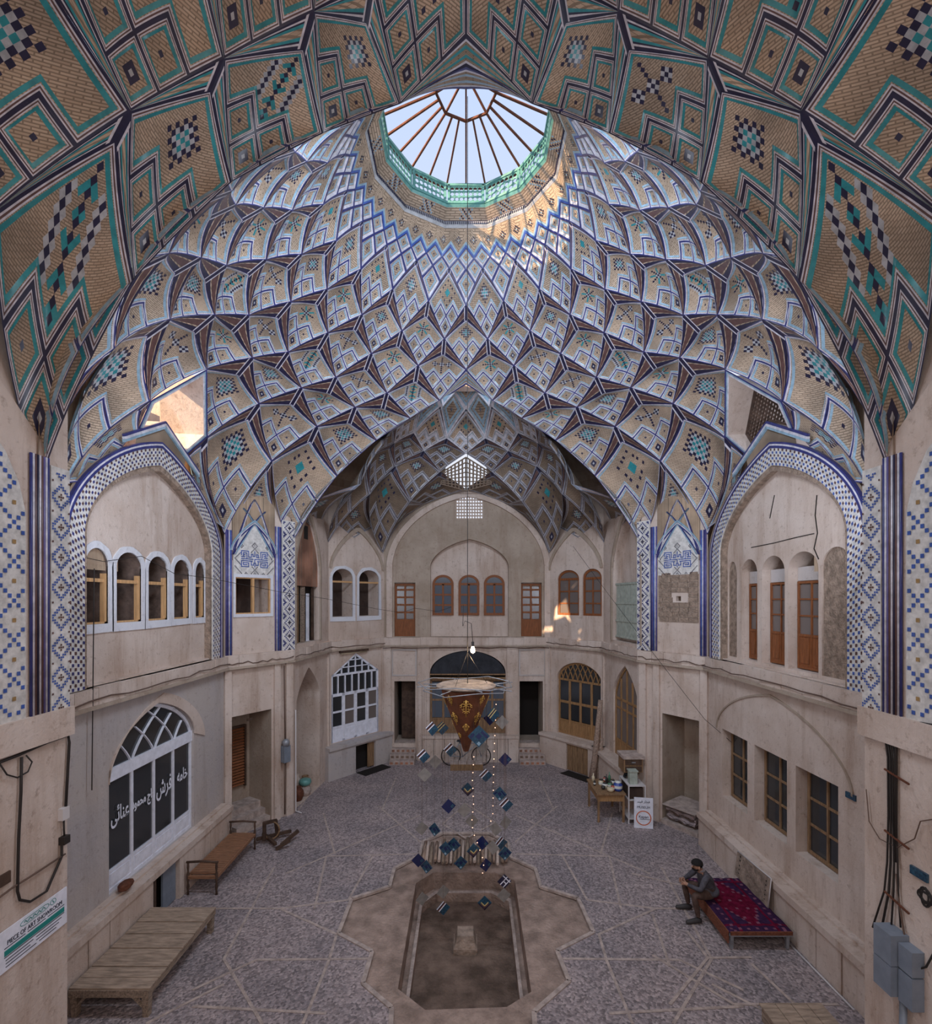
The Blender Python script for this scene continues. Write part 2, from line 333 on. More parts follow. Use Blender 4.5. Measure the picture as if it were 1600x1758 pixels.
def cell(net, T, R, L_, B, parent, D=.3, sty='main', mot=0, name='vault_cell', ndet=11, down=1.0):
    st = STY[sty]; outT = net.out(T); hz = V(outT[0], outT[1], 0); hz /= np.linalg.norm(hz); offv = hz*D+V(0, 0, -D*down)
    el = (np.linalg.norm(R-T)+np.linalg.norm(L_-T))/2; el2 = (np.linalg.norm(B-R)+np.linalg.norm(B-L_))/2
    sz = (el+el2)/2; sc = min(1.3, max(.7, 1.15/sz)) if sty != 'near' else 1
    def X(P, Q):
        g = net.coons(T, R, L_, B, P, Q); p = P[:, None, None]; q = Q[None, :, None]
        return g+offv*((1-p)*(1-q))+outT*(.32*D*16*p*(1-p)*q*(1-q))
    UVs = (sz*.75*1.3, sz*.85*1.3) if sty != 'near' else (sz*1.25, sz*1.5); off = random.random()*3
    mg = [.345+(i+.5)*MS for i in range(-6, 6)]
    Pb = breaks([0, A_, B_, 1], 0, 1, st, sc, mg)
    keep = lambda p, q: ~(((p > B_) & (q > A_)) | ((q > B_) & (p > A_)))
    def dist(p, q):
        r1 = np.maximum(np.maximum(B_-p, 0), np.maximum(A_-q, 0)); r2 = np.maximum(np.maximum(A_-p, 0), np.maximum(B_-q, 0))
        return np.minimum.reduce([p, q, 1-p, 1-q, r1, r2])
    def mf(p, q):
        d = dist(p, q); r, dn = bandof(d, st, sc)
        i = np.rint((p-.345)/MS).astype(int); j = np.rint((q-.345)/MS).astype(int)
        mo = motif(mot, i, j); mo[(abs(i) > 5) | (abs(j) > 5) | dn] = 0
        return np.where(dn, r, mo)
    dep = st['b'][-1][0]*sc
    lift = lambda p, q: np.where(dist(p, q) > dep*.95, .018, 0)*min(1, sz)
    parts = [grid(net, X, Pb, Pb, keep, mf, lift, UVs, off)]
    if D > .02:   # two steep side faces under the cells above: dark tile lines and painted-in shade
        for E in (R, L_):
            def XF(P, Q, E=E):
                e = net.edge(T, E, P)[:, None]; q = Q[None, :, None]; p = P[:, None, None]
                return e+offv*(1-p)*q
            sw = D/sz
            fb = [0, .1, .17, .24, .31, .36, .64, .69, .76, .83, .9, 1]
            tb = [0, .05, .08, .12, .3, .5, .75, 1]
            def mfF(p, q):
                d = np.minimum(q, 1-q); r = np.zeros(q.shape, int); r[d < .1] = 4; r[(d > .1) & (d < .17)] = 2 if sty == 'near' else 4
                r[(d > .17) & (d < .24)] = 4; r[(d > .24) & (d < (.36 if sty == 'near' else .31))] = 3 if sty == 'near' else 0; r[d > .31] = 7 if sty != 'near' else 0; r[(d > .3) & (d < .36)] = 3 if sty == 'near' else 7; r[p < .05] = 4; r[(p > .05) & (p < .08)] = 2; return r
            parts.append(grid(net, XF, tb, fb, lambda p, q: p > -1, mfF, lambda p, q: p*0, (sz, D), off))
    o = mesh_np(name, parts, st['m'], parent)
    s2 = sc*.8; st2 = st
    for (p0, p1, q0, q1) in ((B_, 1, A_, B_), (A_, B_, B_, 1), (B_, 1, B_, 1)):
        big = p0 == B_ and q0 == B_
        cx, cy = (p0+p1)/2, (q0+q1)/2
        h = .018
        ex = [cx-h*3, cx-h, cx+h, cx+h*3]; ey = [cy-h*3, cy-h, cy+h, cy+h*3]
        dk = lambda p, q: np.minimum.reduce([p-p0, p1-p, q-q0, q1-q])
        def mk(p, q):
            d = dk(p, q); r, dn = bandof(d, st2, s2); m_ = np.maximum(abs(p-cx), abs(q-cy))
            r[(m_ < h) & ~dn] = 4
            if big: r[(m_ > h) & (m_ < 3*h) & ~dn] = 4; r[(m_ < h)] = 6
            return r
        dep2 = st['b'][-1][0]*s2
        parts = [grid(net, X, breaks([p0, p1], p0, p1, st2, s2, ex), breaks([q0, q1], q0, q1, st2, s2, ey), lambda p, q: p > -1, mk,
                      lambda p, q: np.where(dk(p, q) > dep2*.95, .022, 0)*min(1, sz), UVs, off+.3)]
        mesh_np('kite_panel', parts, st['m'], o)
    return o
def small_cell(net, T, R, L_, B, parent, sty='main', name='lattice_tile', deep=.04):
    st = STY[sty]; bands = [(.07, 1), (.15, 2), (.19, 0), (.29, 3)]
    bb = [0, .07, .15, .19, .29, .45, .55, .71, .81, .85, .93, 1]
    X = lambda P, Q: net.coons(T, R, L_, B, P, Q)
    d_ = lambda p, q: np.minimum.reduce([p, q, 1-p, 1-q])
    def mf(p, q):
        d = d_(p, q); r, dn = bandof(d, dict(b=bands)); r[d > .45] = 4; return r
    return mesh_np(name, [grid(net, X, bb, bb, lambda p, q: p > -1, mf, lambda p, q: np.where(d_(p, q) > .1, deep, 0), (.5, .5), random.random())], st['m'], parent)

ceil_main = empty('ceiling', (0, 0, 0), 'tall tiled vault of brick net cells rising to a round skylight over the hall', kind='structure')
net = Net(YC, 3.0)
RG = {'A': (2.74, 7.47), 'B': (3.26, 6.86), 'C': (3.76, 6.31), 'D': (4.31, 5.65), 'E': (4.65, 5.20), 'F': (5.14, 4.59), 'G': (5.73, 3.56),
      'z0': (2.137, 8.50), 'z1': (2.25, 8.31), 'z2': (2.355, 8.128)}
def n_(k, th): r, z = RG[k]; return node(th, r, z)
CORN = {50: V(4.93, 14.06, 1.5), 70: V(5.98, 12.42, 1.62), 110: V(5.98, 7.48, 1.62), 130: V(4.85, 5.8, 1.35)}
def corner(th):
    t = th if th <= 180 else 360-th; c = CORN[t].copy()
    if th > 180: c[0] *= -1
    return c
rows = [('z2', 'A', 'B', 10, .05), ('A', 'B', 'C', 0, .24), ('B', 'C', 'D', 10, .27), ('C', 'D', 'E', 0, .30), ('D', 'E', 'F', 10, .32), ('E', 'F', 'G', 0, .34)]
cnt = 0
mots = {'z2': [2, 5], 'A': [2, 1], 'B': [1, 3], 'C': [3, 4], 'D': [0, 1], 'E': [0, 3]}
for a, b2, c2, t0, D in rows:
    for th in range(t0, 360, 20):
        s = th if th <= 180 else 360-th
        if a == 'C' and s in (0, 180): 
            # soffit over the crown of the cross arch
            continue
        if a == 'D' and s in (10, 170): continue
        if a == 'E' and s in (0, 20, 160, 180): continue
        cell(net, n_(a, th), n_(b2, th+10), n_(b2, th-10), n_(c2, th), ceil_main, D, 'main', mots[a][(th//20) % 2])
for th in (50, 70, 110, 130, 310, 290, 250, 230):
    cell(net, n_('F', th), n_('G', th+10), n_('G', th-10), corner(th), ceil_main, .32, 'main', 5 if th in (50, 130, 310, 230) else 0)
for sg in (1, -1):
    mir = (lambda p: p) if sg == 1 else (lambda p: V(-p[0], p[1], p[2]))
    for fy in (0, 1):
        my = (lambda p: mir(p)) if fy == 0 else (lambda p: mir(V(p[0], 2*YC-p[1], p[2])))
        G6 = node(60, *RG['G']); G8 = node(80, *RG['G'])
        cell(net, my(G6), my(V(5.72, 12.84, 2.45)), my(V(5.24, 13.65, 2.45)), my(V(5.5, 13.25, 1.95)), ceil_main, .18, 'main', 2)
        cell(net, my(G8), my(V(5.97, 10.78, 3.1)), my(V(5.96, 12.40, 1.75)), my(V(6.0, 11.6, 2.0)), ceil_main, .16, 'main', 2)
# small lozenges below the collar
for k in range(36):
    th = 10*k
    z1 = lambda t: n_('z1', t)
    small_cell(net, n_('z0', th), n_('z1', th+5), n_('z1', th-5), n_('z2', th), ceil_main)
    def z3(t):
        e = round((t-5)/10); lo = 10*e; hi = lo+10
        a0, a1 = (lo, hi) if (lo % 20 == 0) else (hi, lo)   # a0: multiple of 20 (A node), a1: z2 node
        return net.edge(n_('z2', a1), n_('A', a0), np.array([.42]))[0]
    small_cell(net, n_('z1', th+5), n_('z2', th+10), n_('z2', th), z3(th+5), ceil_main)
    if th % 20 == 0: small_cell(net, n_('z2', th), z3(th+5), z3(th-5), n_('A', th), ceil_main)
# collar of brick, cornice, drum, pierced parapet, skylight
def ring12(R, z, n=12, off=15): return [V(R*math.sin(math.radians(360/n*k+off)), YC+R*math.cos(math.radians(360/n*k+off)), z+EYE) for k in range(n)]
def ringpt(R, z, th):   # point on 12-gon of circumradius R
    a = (th-15) % 30-15; r = R*math.cos(math.radians(15))/math.cos(math.radians(a)); return V(r*math.sin(math.radians(th)), YC+r*math.cos(math.radians(th)), z+EYE)
mb = MB(); N_ = 72
for k in range(N_):
    th = 5*k; t2 = th+5
    lo = up(n_('z0' if th % 10 == 0 else 'z1', th)); lo2 = up(n_('z0' if t2 % 10 == 0 else 'z1', t2))
    hi = ringpt(1.97, 8.80, th); hi2 = ringpt(1.97, 8.80, t2)
    d = hi-lo; d2 = hi2-lo2
    uu = [(th*.035, 0), (t2*.035, 0), (t2*.035, .45), (th*.035, .45)]
    f1 = .10 if th % 10 else .16; f2 = .10 if t2 % 10 else .16
    mb.add([lo, lo2, lo2+d2*f2, lo+d*f1], [(0, 1, 2, 3)], 1); mb.add([lo+d*f1, lo2+d2*f2, lo2+d2*f2*2, lo+d*f1*2], [(0, 1, 2, 3)], 2)
    mb.add([lo+d*f1*2, lo2+d2*f2*2, hi2, hi], [(0, 1, 2, 3)], 0, uu)
mb.build('collar_brick', ['vault_brick', 'glaze_blue', 'glaze_sky'], ceil_main)
mb = MB()
for k in range(36):   # rosettes of small tiles
    th = 10*k+5; c = up(n_('z1', th)); t_ = ringpt(1.97, 8.8, th); ax = t_-c; e = V(math.cos(math.radians(th)), -math.sin(math.radians(th)), 0)
    cc = c+ax*.60; h = .032; inn = -np.cross(e, ax/np.linalg.norm(ax)); inn *= np.sign(-np.dot(inn, net.out(c)))
    for i in range(-2, 3):
        for j in range(-2, 3):
            if (i+j) % 2 == 0 and abs(i)+abs(j) < 4:
                p = cc+e*i*h+ax/np.linalg.norm(ax)*j*h+inn*.012
                a = e*h*.45; b_ = ax/np.linalg.norm(ax)*h*.45
                mb.add([p-a-b_, p+a-b_, p+a+b_, p-a+b_], [(0, 1, 2, 3)], 0 if abs(i)+abs(j) else 1)
mb.build('collar_rosettes', ['glaze_ink', 'glaze_sky'], ceil_main, kind='stuff')
mb = MB()
prof = [(1.97, 8.80, 0), (1.93, 8.84, 1), (1.93, 8.93, 1), (1.97, 8.97, 0), (1.72, 9.10, 3), (1.68, 9.14, 2), (1.70, 9.17, 2)]
for (ra, za, m1), (rb, zb, m2) in zip(prof[:-1], prof[1:]):
    a = ring12(ra, za); b_ = ring12(rb, zb)
    for k in range(12):
        k2 = (k+1) % 12; mb.add([a[k], a[k2], b_[k2], b_[k]], [(0, 1, 2, 3)], m2, [(0, 0), (.9, 0), (.9, .3), (0, .3)])
mb.build('cornice', ['glaze_navy', 'glaze_grey', 'glaze_green', 'vault_brick'], ceil_main)
mb = MB()
for k in range(12):
    a = ring12(1.93, 8.86)[k]; b_ = ring12(1.93, 8.86)[(k+1) % 12]
    for i in range(22):
        p = a+(b_-a)*(i+.5)/22; inn = (V(0, YC, p[2])-p); inn /= np.linalg.norm(inn); mb.bar(p+inn*.012, p+inn*.012+V(0, 0, .05), .02, .02)
mb.build('dentils', 'glaze_ink', ceil_main, kind='stuff')
# star motifs on the drum
mb = MB()
for k in range(12):
    a0 = ring12(1.95, 8.985)[k]; a1 = ring12(1.95, 8.985)[(k+1) % 12]; b0 = ring12(1.73, 9.095)[k]; b1 = ring12(1.73, 9.095)[(k+1) % 12]
    e = (a1-a0)/np.linalg.norm(a1-a0); upv = ((b0+b1)-(a0+a1))/2; c = (a0+a1+b0+b1)/4+V(0, 0, -.006)
    for i in range(-5, 6):
        for j in range(-2, 3):
            if (i+j) % 2 == 0 and abs(i) <= 2+abs(j): 
                p = c+e*i*.035+upv*j*.19; a = e*.016; b_ = upv*.085; mb.add([p-a-b_, p+a-b_, p+a+b_, p-a+b_], [(0, 1, 2, 3)], (i+j)//2 % 2)
mb.build('drum_tiles', ['glaze_ink', 'glaze_sky'], ceil_main, kind='stuff')
for k in range(12):   # twelve pierced parapet panels
    a = ring12(1.70, 9.17)[k]; b_ = ring12(1.70, 9.17)[(k+1) % 12]; e = b_-a; L0 = np.linalg.norm(e); e /= L0; z = V(0, 0, 1)
    mb = MB(); H = .42
    mb.bar(a+z*.02, b_+z*.02, .06, .05, 0); mb.bar(a+z*H, b_+z*H, .07, .05, 0)
    for t in (.05, .95): mb.bar(a+e*L0*t, a+e*L0*t+z*H, .07, .05, 0)
    x0, x1, z0, z1 = .08*L0, .92*L0, .045, H-.03
    n, m_ = 7, 3; dx = (x1-x0)/n; dz = (z1-z0)/m_
    for i in range(n+1): mb.bar(a+e*(x0+dx*i)+z*z0, a+e*(x0+dx*i)+z*z1, .028, .02, 0)
    for j in range(m_+1): mb.bar(a+e*x0+z*(z0+dz*j), a+e*x1+z*(z0+dz*j), .02, .028, 0)
    for i in range(n):
        for j in range(m_):
            for (p, q) in (((0, .35), (.35, 0)), ((.65, 0), (1, .35)), ((1, .65), (.65, 1)), ((.35, 1), (0, .65))):
                mb.bar(a+e*(x0+dx*(i+p[0]))+z*(z0+dz*(j+p[1])), a+e*(x0+dx*(i+q[0]))+z*(z0+dz*(j+q[1])), .016, .02, 0)
    mb.build('parapet_panel', ['glaze_green'], ceil_main)
sky = empty('skylight_frame', (0, YC, 9.62+EYE), 'rust brown metal skylight frame of radial bars over the round opening', 'skylight frame')
apex = V(0, YC, 10.45+EYE); oc = [V(.60*math.sin(k*PI/4), YC+.60*math.cos(k*PI/4), 10.08+EYE) for k in range(8)]
for k in range(24):
    th = 15*k; p = ringpt(1.78, 9.6, th)
    if k % 3 == 0: q = oc[k//3]
    else: q = oc[k//3]*(1-(k % 3)/3)+oc[(k//3+1) % 8]*(k % 3)/3
    MB().bar(p, q, .035, .035).build('roof_bar', 'rust', sky)
    if k % 3 == 0: MB().bar(q, apex, .035, .035).build('roof_bar', 'rust', sky)
for k in range(8): MB().bar(oc[k], oc[(k+1) % 8], .04, .04).build('ring_bar', 'rust', sky)
mb = MB(); rr = ring12(1.78, 9.6)
for k in range(12): mb.bar(rr[k], rr[(k+1) % 12], .05, .05)
mb.build('rim_frame', 'rust', sky)
# crown soffits of the two cross arches
def soffit(T, L_, R, Bv, nt_, par, sty='main'):
    mb = MB(); n = 14; st = STY[sty]
    for E in (L_, R):
        for i in range(n):
            t0, t1 = i/n, (i+1)/n
            a0 = nt_.edge(T, E, np.array([t0, t1])); b0 = nt_.edge(Bv, E, np.array([t0, t1]))
            for q0, q1, m_ in ((0, .12, 1), (.12, .2, 2), (.2, .3, 0), (.3, .42, 3), (.42, .6, 0), (.6, .7, 3), (.7, .8, 0), (.8, .88, 2), (.88, 1, 1)):
                P = [up(a0[0]*(1-q0)+b0[0]*q0), up(a0[1]*(1-q0)+b0[1]*q0), up(a0[1]*(1-q1)+b0[1]*q1), up(a0[0]*(1-q1)+b0[0]*q1)]
                mb.add(P, [(0, 1, 2, 3)], m_, [(t0, q0), (t1, q0), (t1, q1), (t0, q1)])
    mb.build('arch_soffit', st['m'], par)
soffit(n_('C', 0), n_('D', -10), n_('D', 10), V(0, 14.15, 6.08), net, ceil_main)
# ---- near bay vault (over the gallery) and its mirror behind the far arch
near_vault = empty('ceiling', (0, 0, 0), 'shadowed tiled vault with large net cells nearest the viewer', kind='structure')
far_vault = empty('ceiling', (0, 0, 0), 'smaller dusty brick vault in shade-toned brown over the bay at the far end', kind='structure')
l0 = {1: node(10, *RG['D']), 2: node(20, *RG['E']), 3: node(30, *RG['F']), 4: node(40, *RG['G']), 5: V(4.93, 14.06, 1.5)}
L0 = {k: V(p[0], 2*YC-p[1], p[2]) for k, p in l0.items()}; L0[5] = V(4.85, 5.72, 1.35)
L0[0] = V(0, 5.45, 6.15)
L1 = {-1: V(0, 4.45, 6.75), 0: V(.91, 4.9, 6.05), 1: V(1.44, 4.75, 5.58), 2: V(2.27, 4.7, 5.08), 3: V(3.11, 4.65, 4.54), 4: V(4.35, 4.6, 3.55), 5: V(4.82, 4.6, 2.4)}
L2 = {-1: V(0, 3.6, 7.1), 0: V(.55, 3.75, 6.8), 1: V(1.1, 3.8, 6.35), 2: V(2.0, 3.8, 5.9), 3: V(3.1, 3.7, 5.1), 4: V(4.25, 3.6, 4.1), 5: V(4.8, 3.5, 3.0)}
L3 = {0: V(0, 3.0, 7.3), 1: V(.8, 3.0, 6.9), 2: V(1.6, 2.95, 6.4), 3: V(2.7, 2.8, 5.8), 4: V(3.9, 2.7, 4.9), 5: V(4.7, 2.6, 3.8)}
nnet = Net(3.2, 2.2, .03)
for sg in (1, -1):
    mx_ = lambda p: V(p[0]*sg, p[1], p[2])
    def nc(T, a, b_, B, mot, D=.22):
        cell(nnet, mx_(T), mx_(a), mx_(b_), mx_(B), near_vault, D, 'near', mot, down=.8)
    nc(L1[0], L1[1], L0[1], L0[2], 2); nc(L1[1], L1[2], L0[2], L0[3], 4 if sg < 0 else 3)
    nc(L1[2], L1[3], L0[3], L0[4], 2); nc(L1[3], L1[4], L0[4], L0[5], 4)
    nc(L1[-1], L0[0], L1[0], L0[1], 5)
    nc(L2[1], L2[2], L1[1], L1[2], 3); nc(L2[2], L2[3], L1[2], L1[3], 0 if sg < 0 else 4); nc(L2[3], L2[4], L1[3], L1[4], 2)
    nc(L2[0], L2[1], L1[0], L1[1], 2); nc(L2[-1], L1[-1], L2[0], L1[0], 2)
    nc(L2[4], L2[5], L1[4], V(4.8, 5.0, 1.8), 2)
    nc(L3[2], L3[3], L2[2], L2[3], 2); nc(L3[3], L3[4], L2[3], L2[4], 1); nc(L3[1], L3[2], L2[1], L2[2], 2)
nb = Net(4.0, 2.0, .03)
soffit(L0[0], V(-L0[1][0], *L0[1][1:]), L0[1], V(0, 5.75, 6.12), nb, near_vault, 'near')
soffit(node(180, *RG['C']), V(-L0[1][0], *L0[1][1:]), L0[1], V(0, 5.75, 6.12), net, ceil_main)
# far bay
YB = 15.45; fnet = Net(YB, 2.0, .03)
FR = {'t': (1.4, 6.27), 'a': (2.1, 5.43), 'b': (2.4, 5.0), 'c': (2.9, 4.45), 'd': (3.25, 3.42)}
def fn(k, th): r, z = FR[k]; return node(th, r, z, YB, .7)
S1 = V(3.1, 18.7, 1.75); S2 = V(4.66, 16.9, 1.9)
for th in range(-108, 109, 36):
    sty = 'white' if abs(th) < 80 else 'far'
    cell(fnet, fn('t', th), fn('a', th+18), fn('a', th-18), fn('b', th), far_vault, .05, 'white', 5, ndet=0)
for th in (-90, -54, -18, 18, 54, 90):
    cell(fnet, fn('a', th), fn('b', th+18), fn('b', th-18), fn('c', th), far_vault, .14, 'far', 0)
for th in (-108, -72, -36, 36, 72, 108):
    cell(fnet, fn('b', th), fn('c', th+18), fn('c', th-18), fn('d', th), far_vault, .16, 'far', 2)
for sg in (1, -1):
    m2 = lambda p: V(p[0]*sg, p[1], p[2]); f2 = lambda k, th: m2(fn(k, th))
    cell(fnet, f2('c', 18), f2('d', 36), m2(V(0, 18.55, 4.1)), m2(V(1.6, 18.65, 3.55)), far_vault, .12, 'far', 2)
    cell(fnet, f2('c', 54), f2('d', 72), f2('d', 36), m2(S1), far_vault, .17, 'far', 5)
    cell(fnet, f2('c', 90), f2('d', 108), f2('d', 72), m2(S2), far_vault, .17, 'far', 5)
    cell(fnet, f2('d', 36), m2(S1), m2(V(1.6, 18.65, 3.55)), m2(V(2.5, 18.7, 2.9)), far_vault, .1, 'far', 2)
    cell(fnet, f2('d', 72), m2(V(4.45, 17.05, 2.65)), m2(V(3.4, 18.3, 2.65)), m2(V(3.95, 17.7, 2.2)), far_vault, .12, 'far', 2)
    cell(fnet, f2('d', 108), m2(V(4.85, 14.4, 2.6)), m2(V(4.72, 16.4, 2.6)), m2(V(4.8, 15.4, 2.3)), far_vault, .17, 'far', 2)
    # from the cross arch to the bay net
    ml = {k: V(p[0], 2*YC-p[1], p[2]) for k, p in L1.items()}
    for k in range(1, 5):
        cell(fnet, m2(ml[k]), m2(l0[k]), m2(ml[min(k+1, 4)] if k < 4 else V(4.8, 15.0, 2.6)), m2(l0[k+1]), far_vault, .1, 'far', 2)
for th in range(-90, 271, 36):
    small_cell(fnet, node(th, 1.2, 6.75, YB, .7), fn('t', th+18), fn('t', th-18), fn('a', th), far_vault, 'white')
    small_cell(fnet, node(th+18, 1.12, 7.1, YB, .7), node(th+36, 1.2, 6.75, YB, .7), node(th, 1.2, 6.75, YB, .7), fn('t', th+18), far_vault, 'white')
mb = MB()   # plain collar over the far bay and its shell
for k in range(20):
    a0, a1 = 18*k, 18*k+18
    p = [up(node(a0, 1.30, 6.70, YB, .7)), up(node(a1, 1.30, 6.70, YB, .7)), up(node(a1, 1.16, 7.0, YB, .7)), up(node(a0, 1.16, 7.0, YB, .7))]
    mb.add(p, [(0, 1, 2, 3)], 0, [(k*.4, 0), (k*.4+.4, 0), (k*.4+.4, .5), (k*.4, .5)])
    p = [up(node(a0, 1.12, 6.75, YB, .7)), up(node(a1, 1.12, 6.75, YB, .7)), up(node(a1, 1.12, 7.4, YB, .7)), up(node(a0, 1.12, 7.4, YB, .7))]
    mb.add(p, [(0, 1, 2, 3)], 1)
mb.build('collar_brick', ['vault_brick', 'plaster'], far_vault)
# unseen shell added around the vaults to stop sky light through gaps
shell = MB()
pr = [(7.3, -1.5), (6.95, 2.9), (6.6, 4.6), (5.6, 6.2), (4.6, 7.2), (3.6, 8.1), (2.6, 8.9), (2.1, 9.1)]
for (r0, z0), (r1, z1) in zip(pr[:-1], pr[1:]):
    for k in range(72):
        t0, t1 = 5*k, 5*k+5; P = [up(node(t0, r0, z0)), up(node(t1, r0, z0)), up(node(t1, r1, z1)), up(node(t0, r1, z1))]
        my_ = sum(p[1] for p in P)/4
        tt = (t0+2.5) % 180
        if my_ > 14.7 or my_ < 5.2 or (2 < z0 < 4.7 and abs(tt-90) < 16): continue
        shell.add(P, [(0, 1, 2, 3)])
pr = [(5.4, 2.5), (5.0, 4.2), (4.0, 5.6), (2.9, 6.6), (1.3, 7.2)]
for (r0, z0), (r1, z1) in zip(pr[:-1], pr[1:]):
    for k in range(36):
        t0, t1 = 10*k, 10*k+10; P = [up(node(t0, r0, z0, YB, .8)), up(node(t1, r0, z0, YB, .8)), up(node(t1, r1, z1, YB, .8)), up(node(t0, r1, z1, YB, .8))]
        my_ = sum(p[1] for p in P)/4
        if my_ < 14.6 or (z0 > 2 and z0 < 4.5 and abs(((t0+5+180) % 360)-180) < 12): continue
        shell.add(P, [(0, 1, 2, 3)])
        if t0 < 180: pass
shell.build('trim_1', 'plaster_dirty', kind='structure', label='added outer shell keeping sky light out of the vaults')
brick('collar_flat', (.58, .43, .31), (.48, .345, .24), (.30, .225, .165), coord='Object', bw=.14, bh=.03, ms=.006, stain=.6)
M('sack_reveal_dark', (.16, .11, .09), .9, .4, 6)
# ------------------------------------------------------------------ walls as planes
class Plane:
    """vertical plane through two floor points; d counts away from the hall"""
    def __init__(s, a, b, cen=(0, 9.95)):
        s.a = V(a[0], a[1]); s.b = V(b[0], b[1]); s.L = np.linalg.norm(s.b-s.a); s.t = (s.b-s.a)/s.L; n = V(-s.t[1], s.t[0])
        if np.dot(n, (s.a+s.b)/2-V(*cen)) < 0: n = -n
        s.n = n
    def P(s, q, z, d=0): p = s.a+s.t*q+s.n*d; return V(p[0], p[1], z)
    def px(s, u, v, d=0):
        r = V((u-800)/F, 1.0); o = s.a+s.n*d; k = np.dot(o, s.n)/np.dot(r, s.n); p = r*k
        return (np.dot(p-s.a, s.t), EYE+(HOR-v)/F*k)
    def box(s, mb, q0, q1, z0, z1, d0, d1, mi=0):
        return mb.hexa([s.P(q0, z0, d0), s.P(q1, z0, d0), s.P(q1, z0, d1), s.P(q0, z0, d1), s.P(q0, z1, d0), s.P(q1, z1, d0), s.P(q1, z1, d1), s.P(q0, z1, d1)], mi)
def arch(q0, q1, z0, zs, za, pt=.22, n=14, e=2.0):
    """outline with a pointed arch top, counter-clockwise from bottom left"""
    c = (q0+q1)/2; w_ = (q1-q0)/2; pts = [(q0, z0), (q1, z0)]
    for i in range(2*n+1):
        x = math.cos(PI*i/(2*n)); t = abs(x); f = (1-pt)*(max(0, 1-t**e))**.5+pt*(1-t)
        pts.append((c+w_*x, zs+(za-zs)*f))
    return pts
def archline(q0, q1, zs, za, pt=.22, n=14, e=2.0): return arch(q0, q1, zs, zs, za, pt, n, e)[2:]
def rect(q0, q1, z0, z1): return [(q0, z0), (q1, z0), (q1, z1), (q0, z1)]
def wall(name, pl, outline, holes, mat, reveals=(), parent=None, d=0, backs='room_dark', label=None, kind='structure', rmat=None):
    """flat wall with openings; each reveal = depth of the hole behind it (0: none), closed by a dark back"""
    mb = MB(); polys = [outline]+list(holes)
    flat = [p for q in polys for p in q]
    tri = tessellate_polygon([[Vector((x, y, 0)) for x, y in q] for q in polys])
    mb.add([pl.P(x, y, d) for x, y in flat], [tuple(t) for t in tri], 0)
    for h, dp in zip(holes, reveals):
        if not dp: continue
        n = len(h); vs = [pl.P(x, y, d) for x, y in h]+[pl.P(x, y, d+dp) for x, y in h]
        mb.add(vs, [(i, (i+1) % n, n+(i+1) % n, n+i) for i in range(n)], 1)
        t2 = tessellate_polygon([[Vector((x, y, 0)) for x, y in h]])
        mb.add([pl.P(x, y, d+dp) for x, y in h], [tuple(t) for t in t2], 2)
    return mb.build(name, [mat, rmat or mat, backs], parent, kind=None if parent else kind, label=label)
def slab(name, pl, outline, d0, d1, mat, parent=None, **kw):
    """extruded outline between depths d0 (hall side) and d1"""
    mb = MB(); n = len(outline); t2 = tessellate_polygon([[Vector((x, y, 0)) for x, y in outline]])
    mb.add([pl.P(x, y, d0) for x, y in outline], [tuple(t) for t in t2]); mb.add([pl.P(x, y, d1) for x, y in outline], [tuple(t) for t in t2])
    vs = [pl.P(x, y, d0) for x, y in outline]+[pl.P(x, y, d1) for x, y in outline]
    mb.add(vs, [(i, (i+1) % n, n+(i+1) % n, n+i) for i in range(n)])
    return mb.build(name, mat, parent, **kw)
def band(mb, pl, inner, outer, d0, d1, mi=0):
    n = len(inner)
    for i in range(n-1):
        a, b_, c, e = inner[i], inner[i+1], outer[i+1], outer[i]
        mb.hexa([pl.P(*a, d0), pl.P(*b_, d0), pl.P(*c, d0), pl.P(*e, d0), pl.P(*a, d1), pl.P(*b_, d1), pl.P(*c, d1), pl.P(*e, d1)], mi)
def inset(poly, k):
    c = np.mean(np.array(poly), 0); out = []
    n = len(poly); P = [V(*p) for p in poly]
    for i in range(n):
        a = P[i-1]; b_ = P[i]; c2 = P[(i+1) % n]
        e1 = b_-a; e2 = c2-b_; n1 = V(-e1[1], e1[0])/(np.linalg.norm(e1)+1e-9); n2 = V(-e2[1], e2[0])/(np.linalg.norm(e2)+1e-9)
        m_ = n1+n2; m_ /= np.linalg.norm(m_)+1e-9; s_ = k/max(.35, np.dot(m_, n1)); out.append(tuple(b_+m_*s_))
    return out
WN = [0]; DN = [0]; TN = [1]
def trimname(): TN[0] += 1; return 'trim_%d' % TN[0]
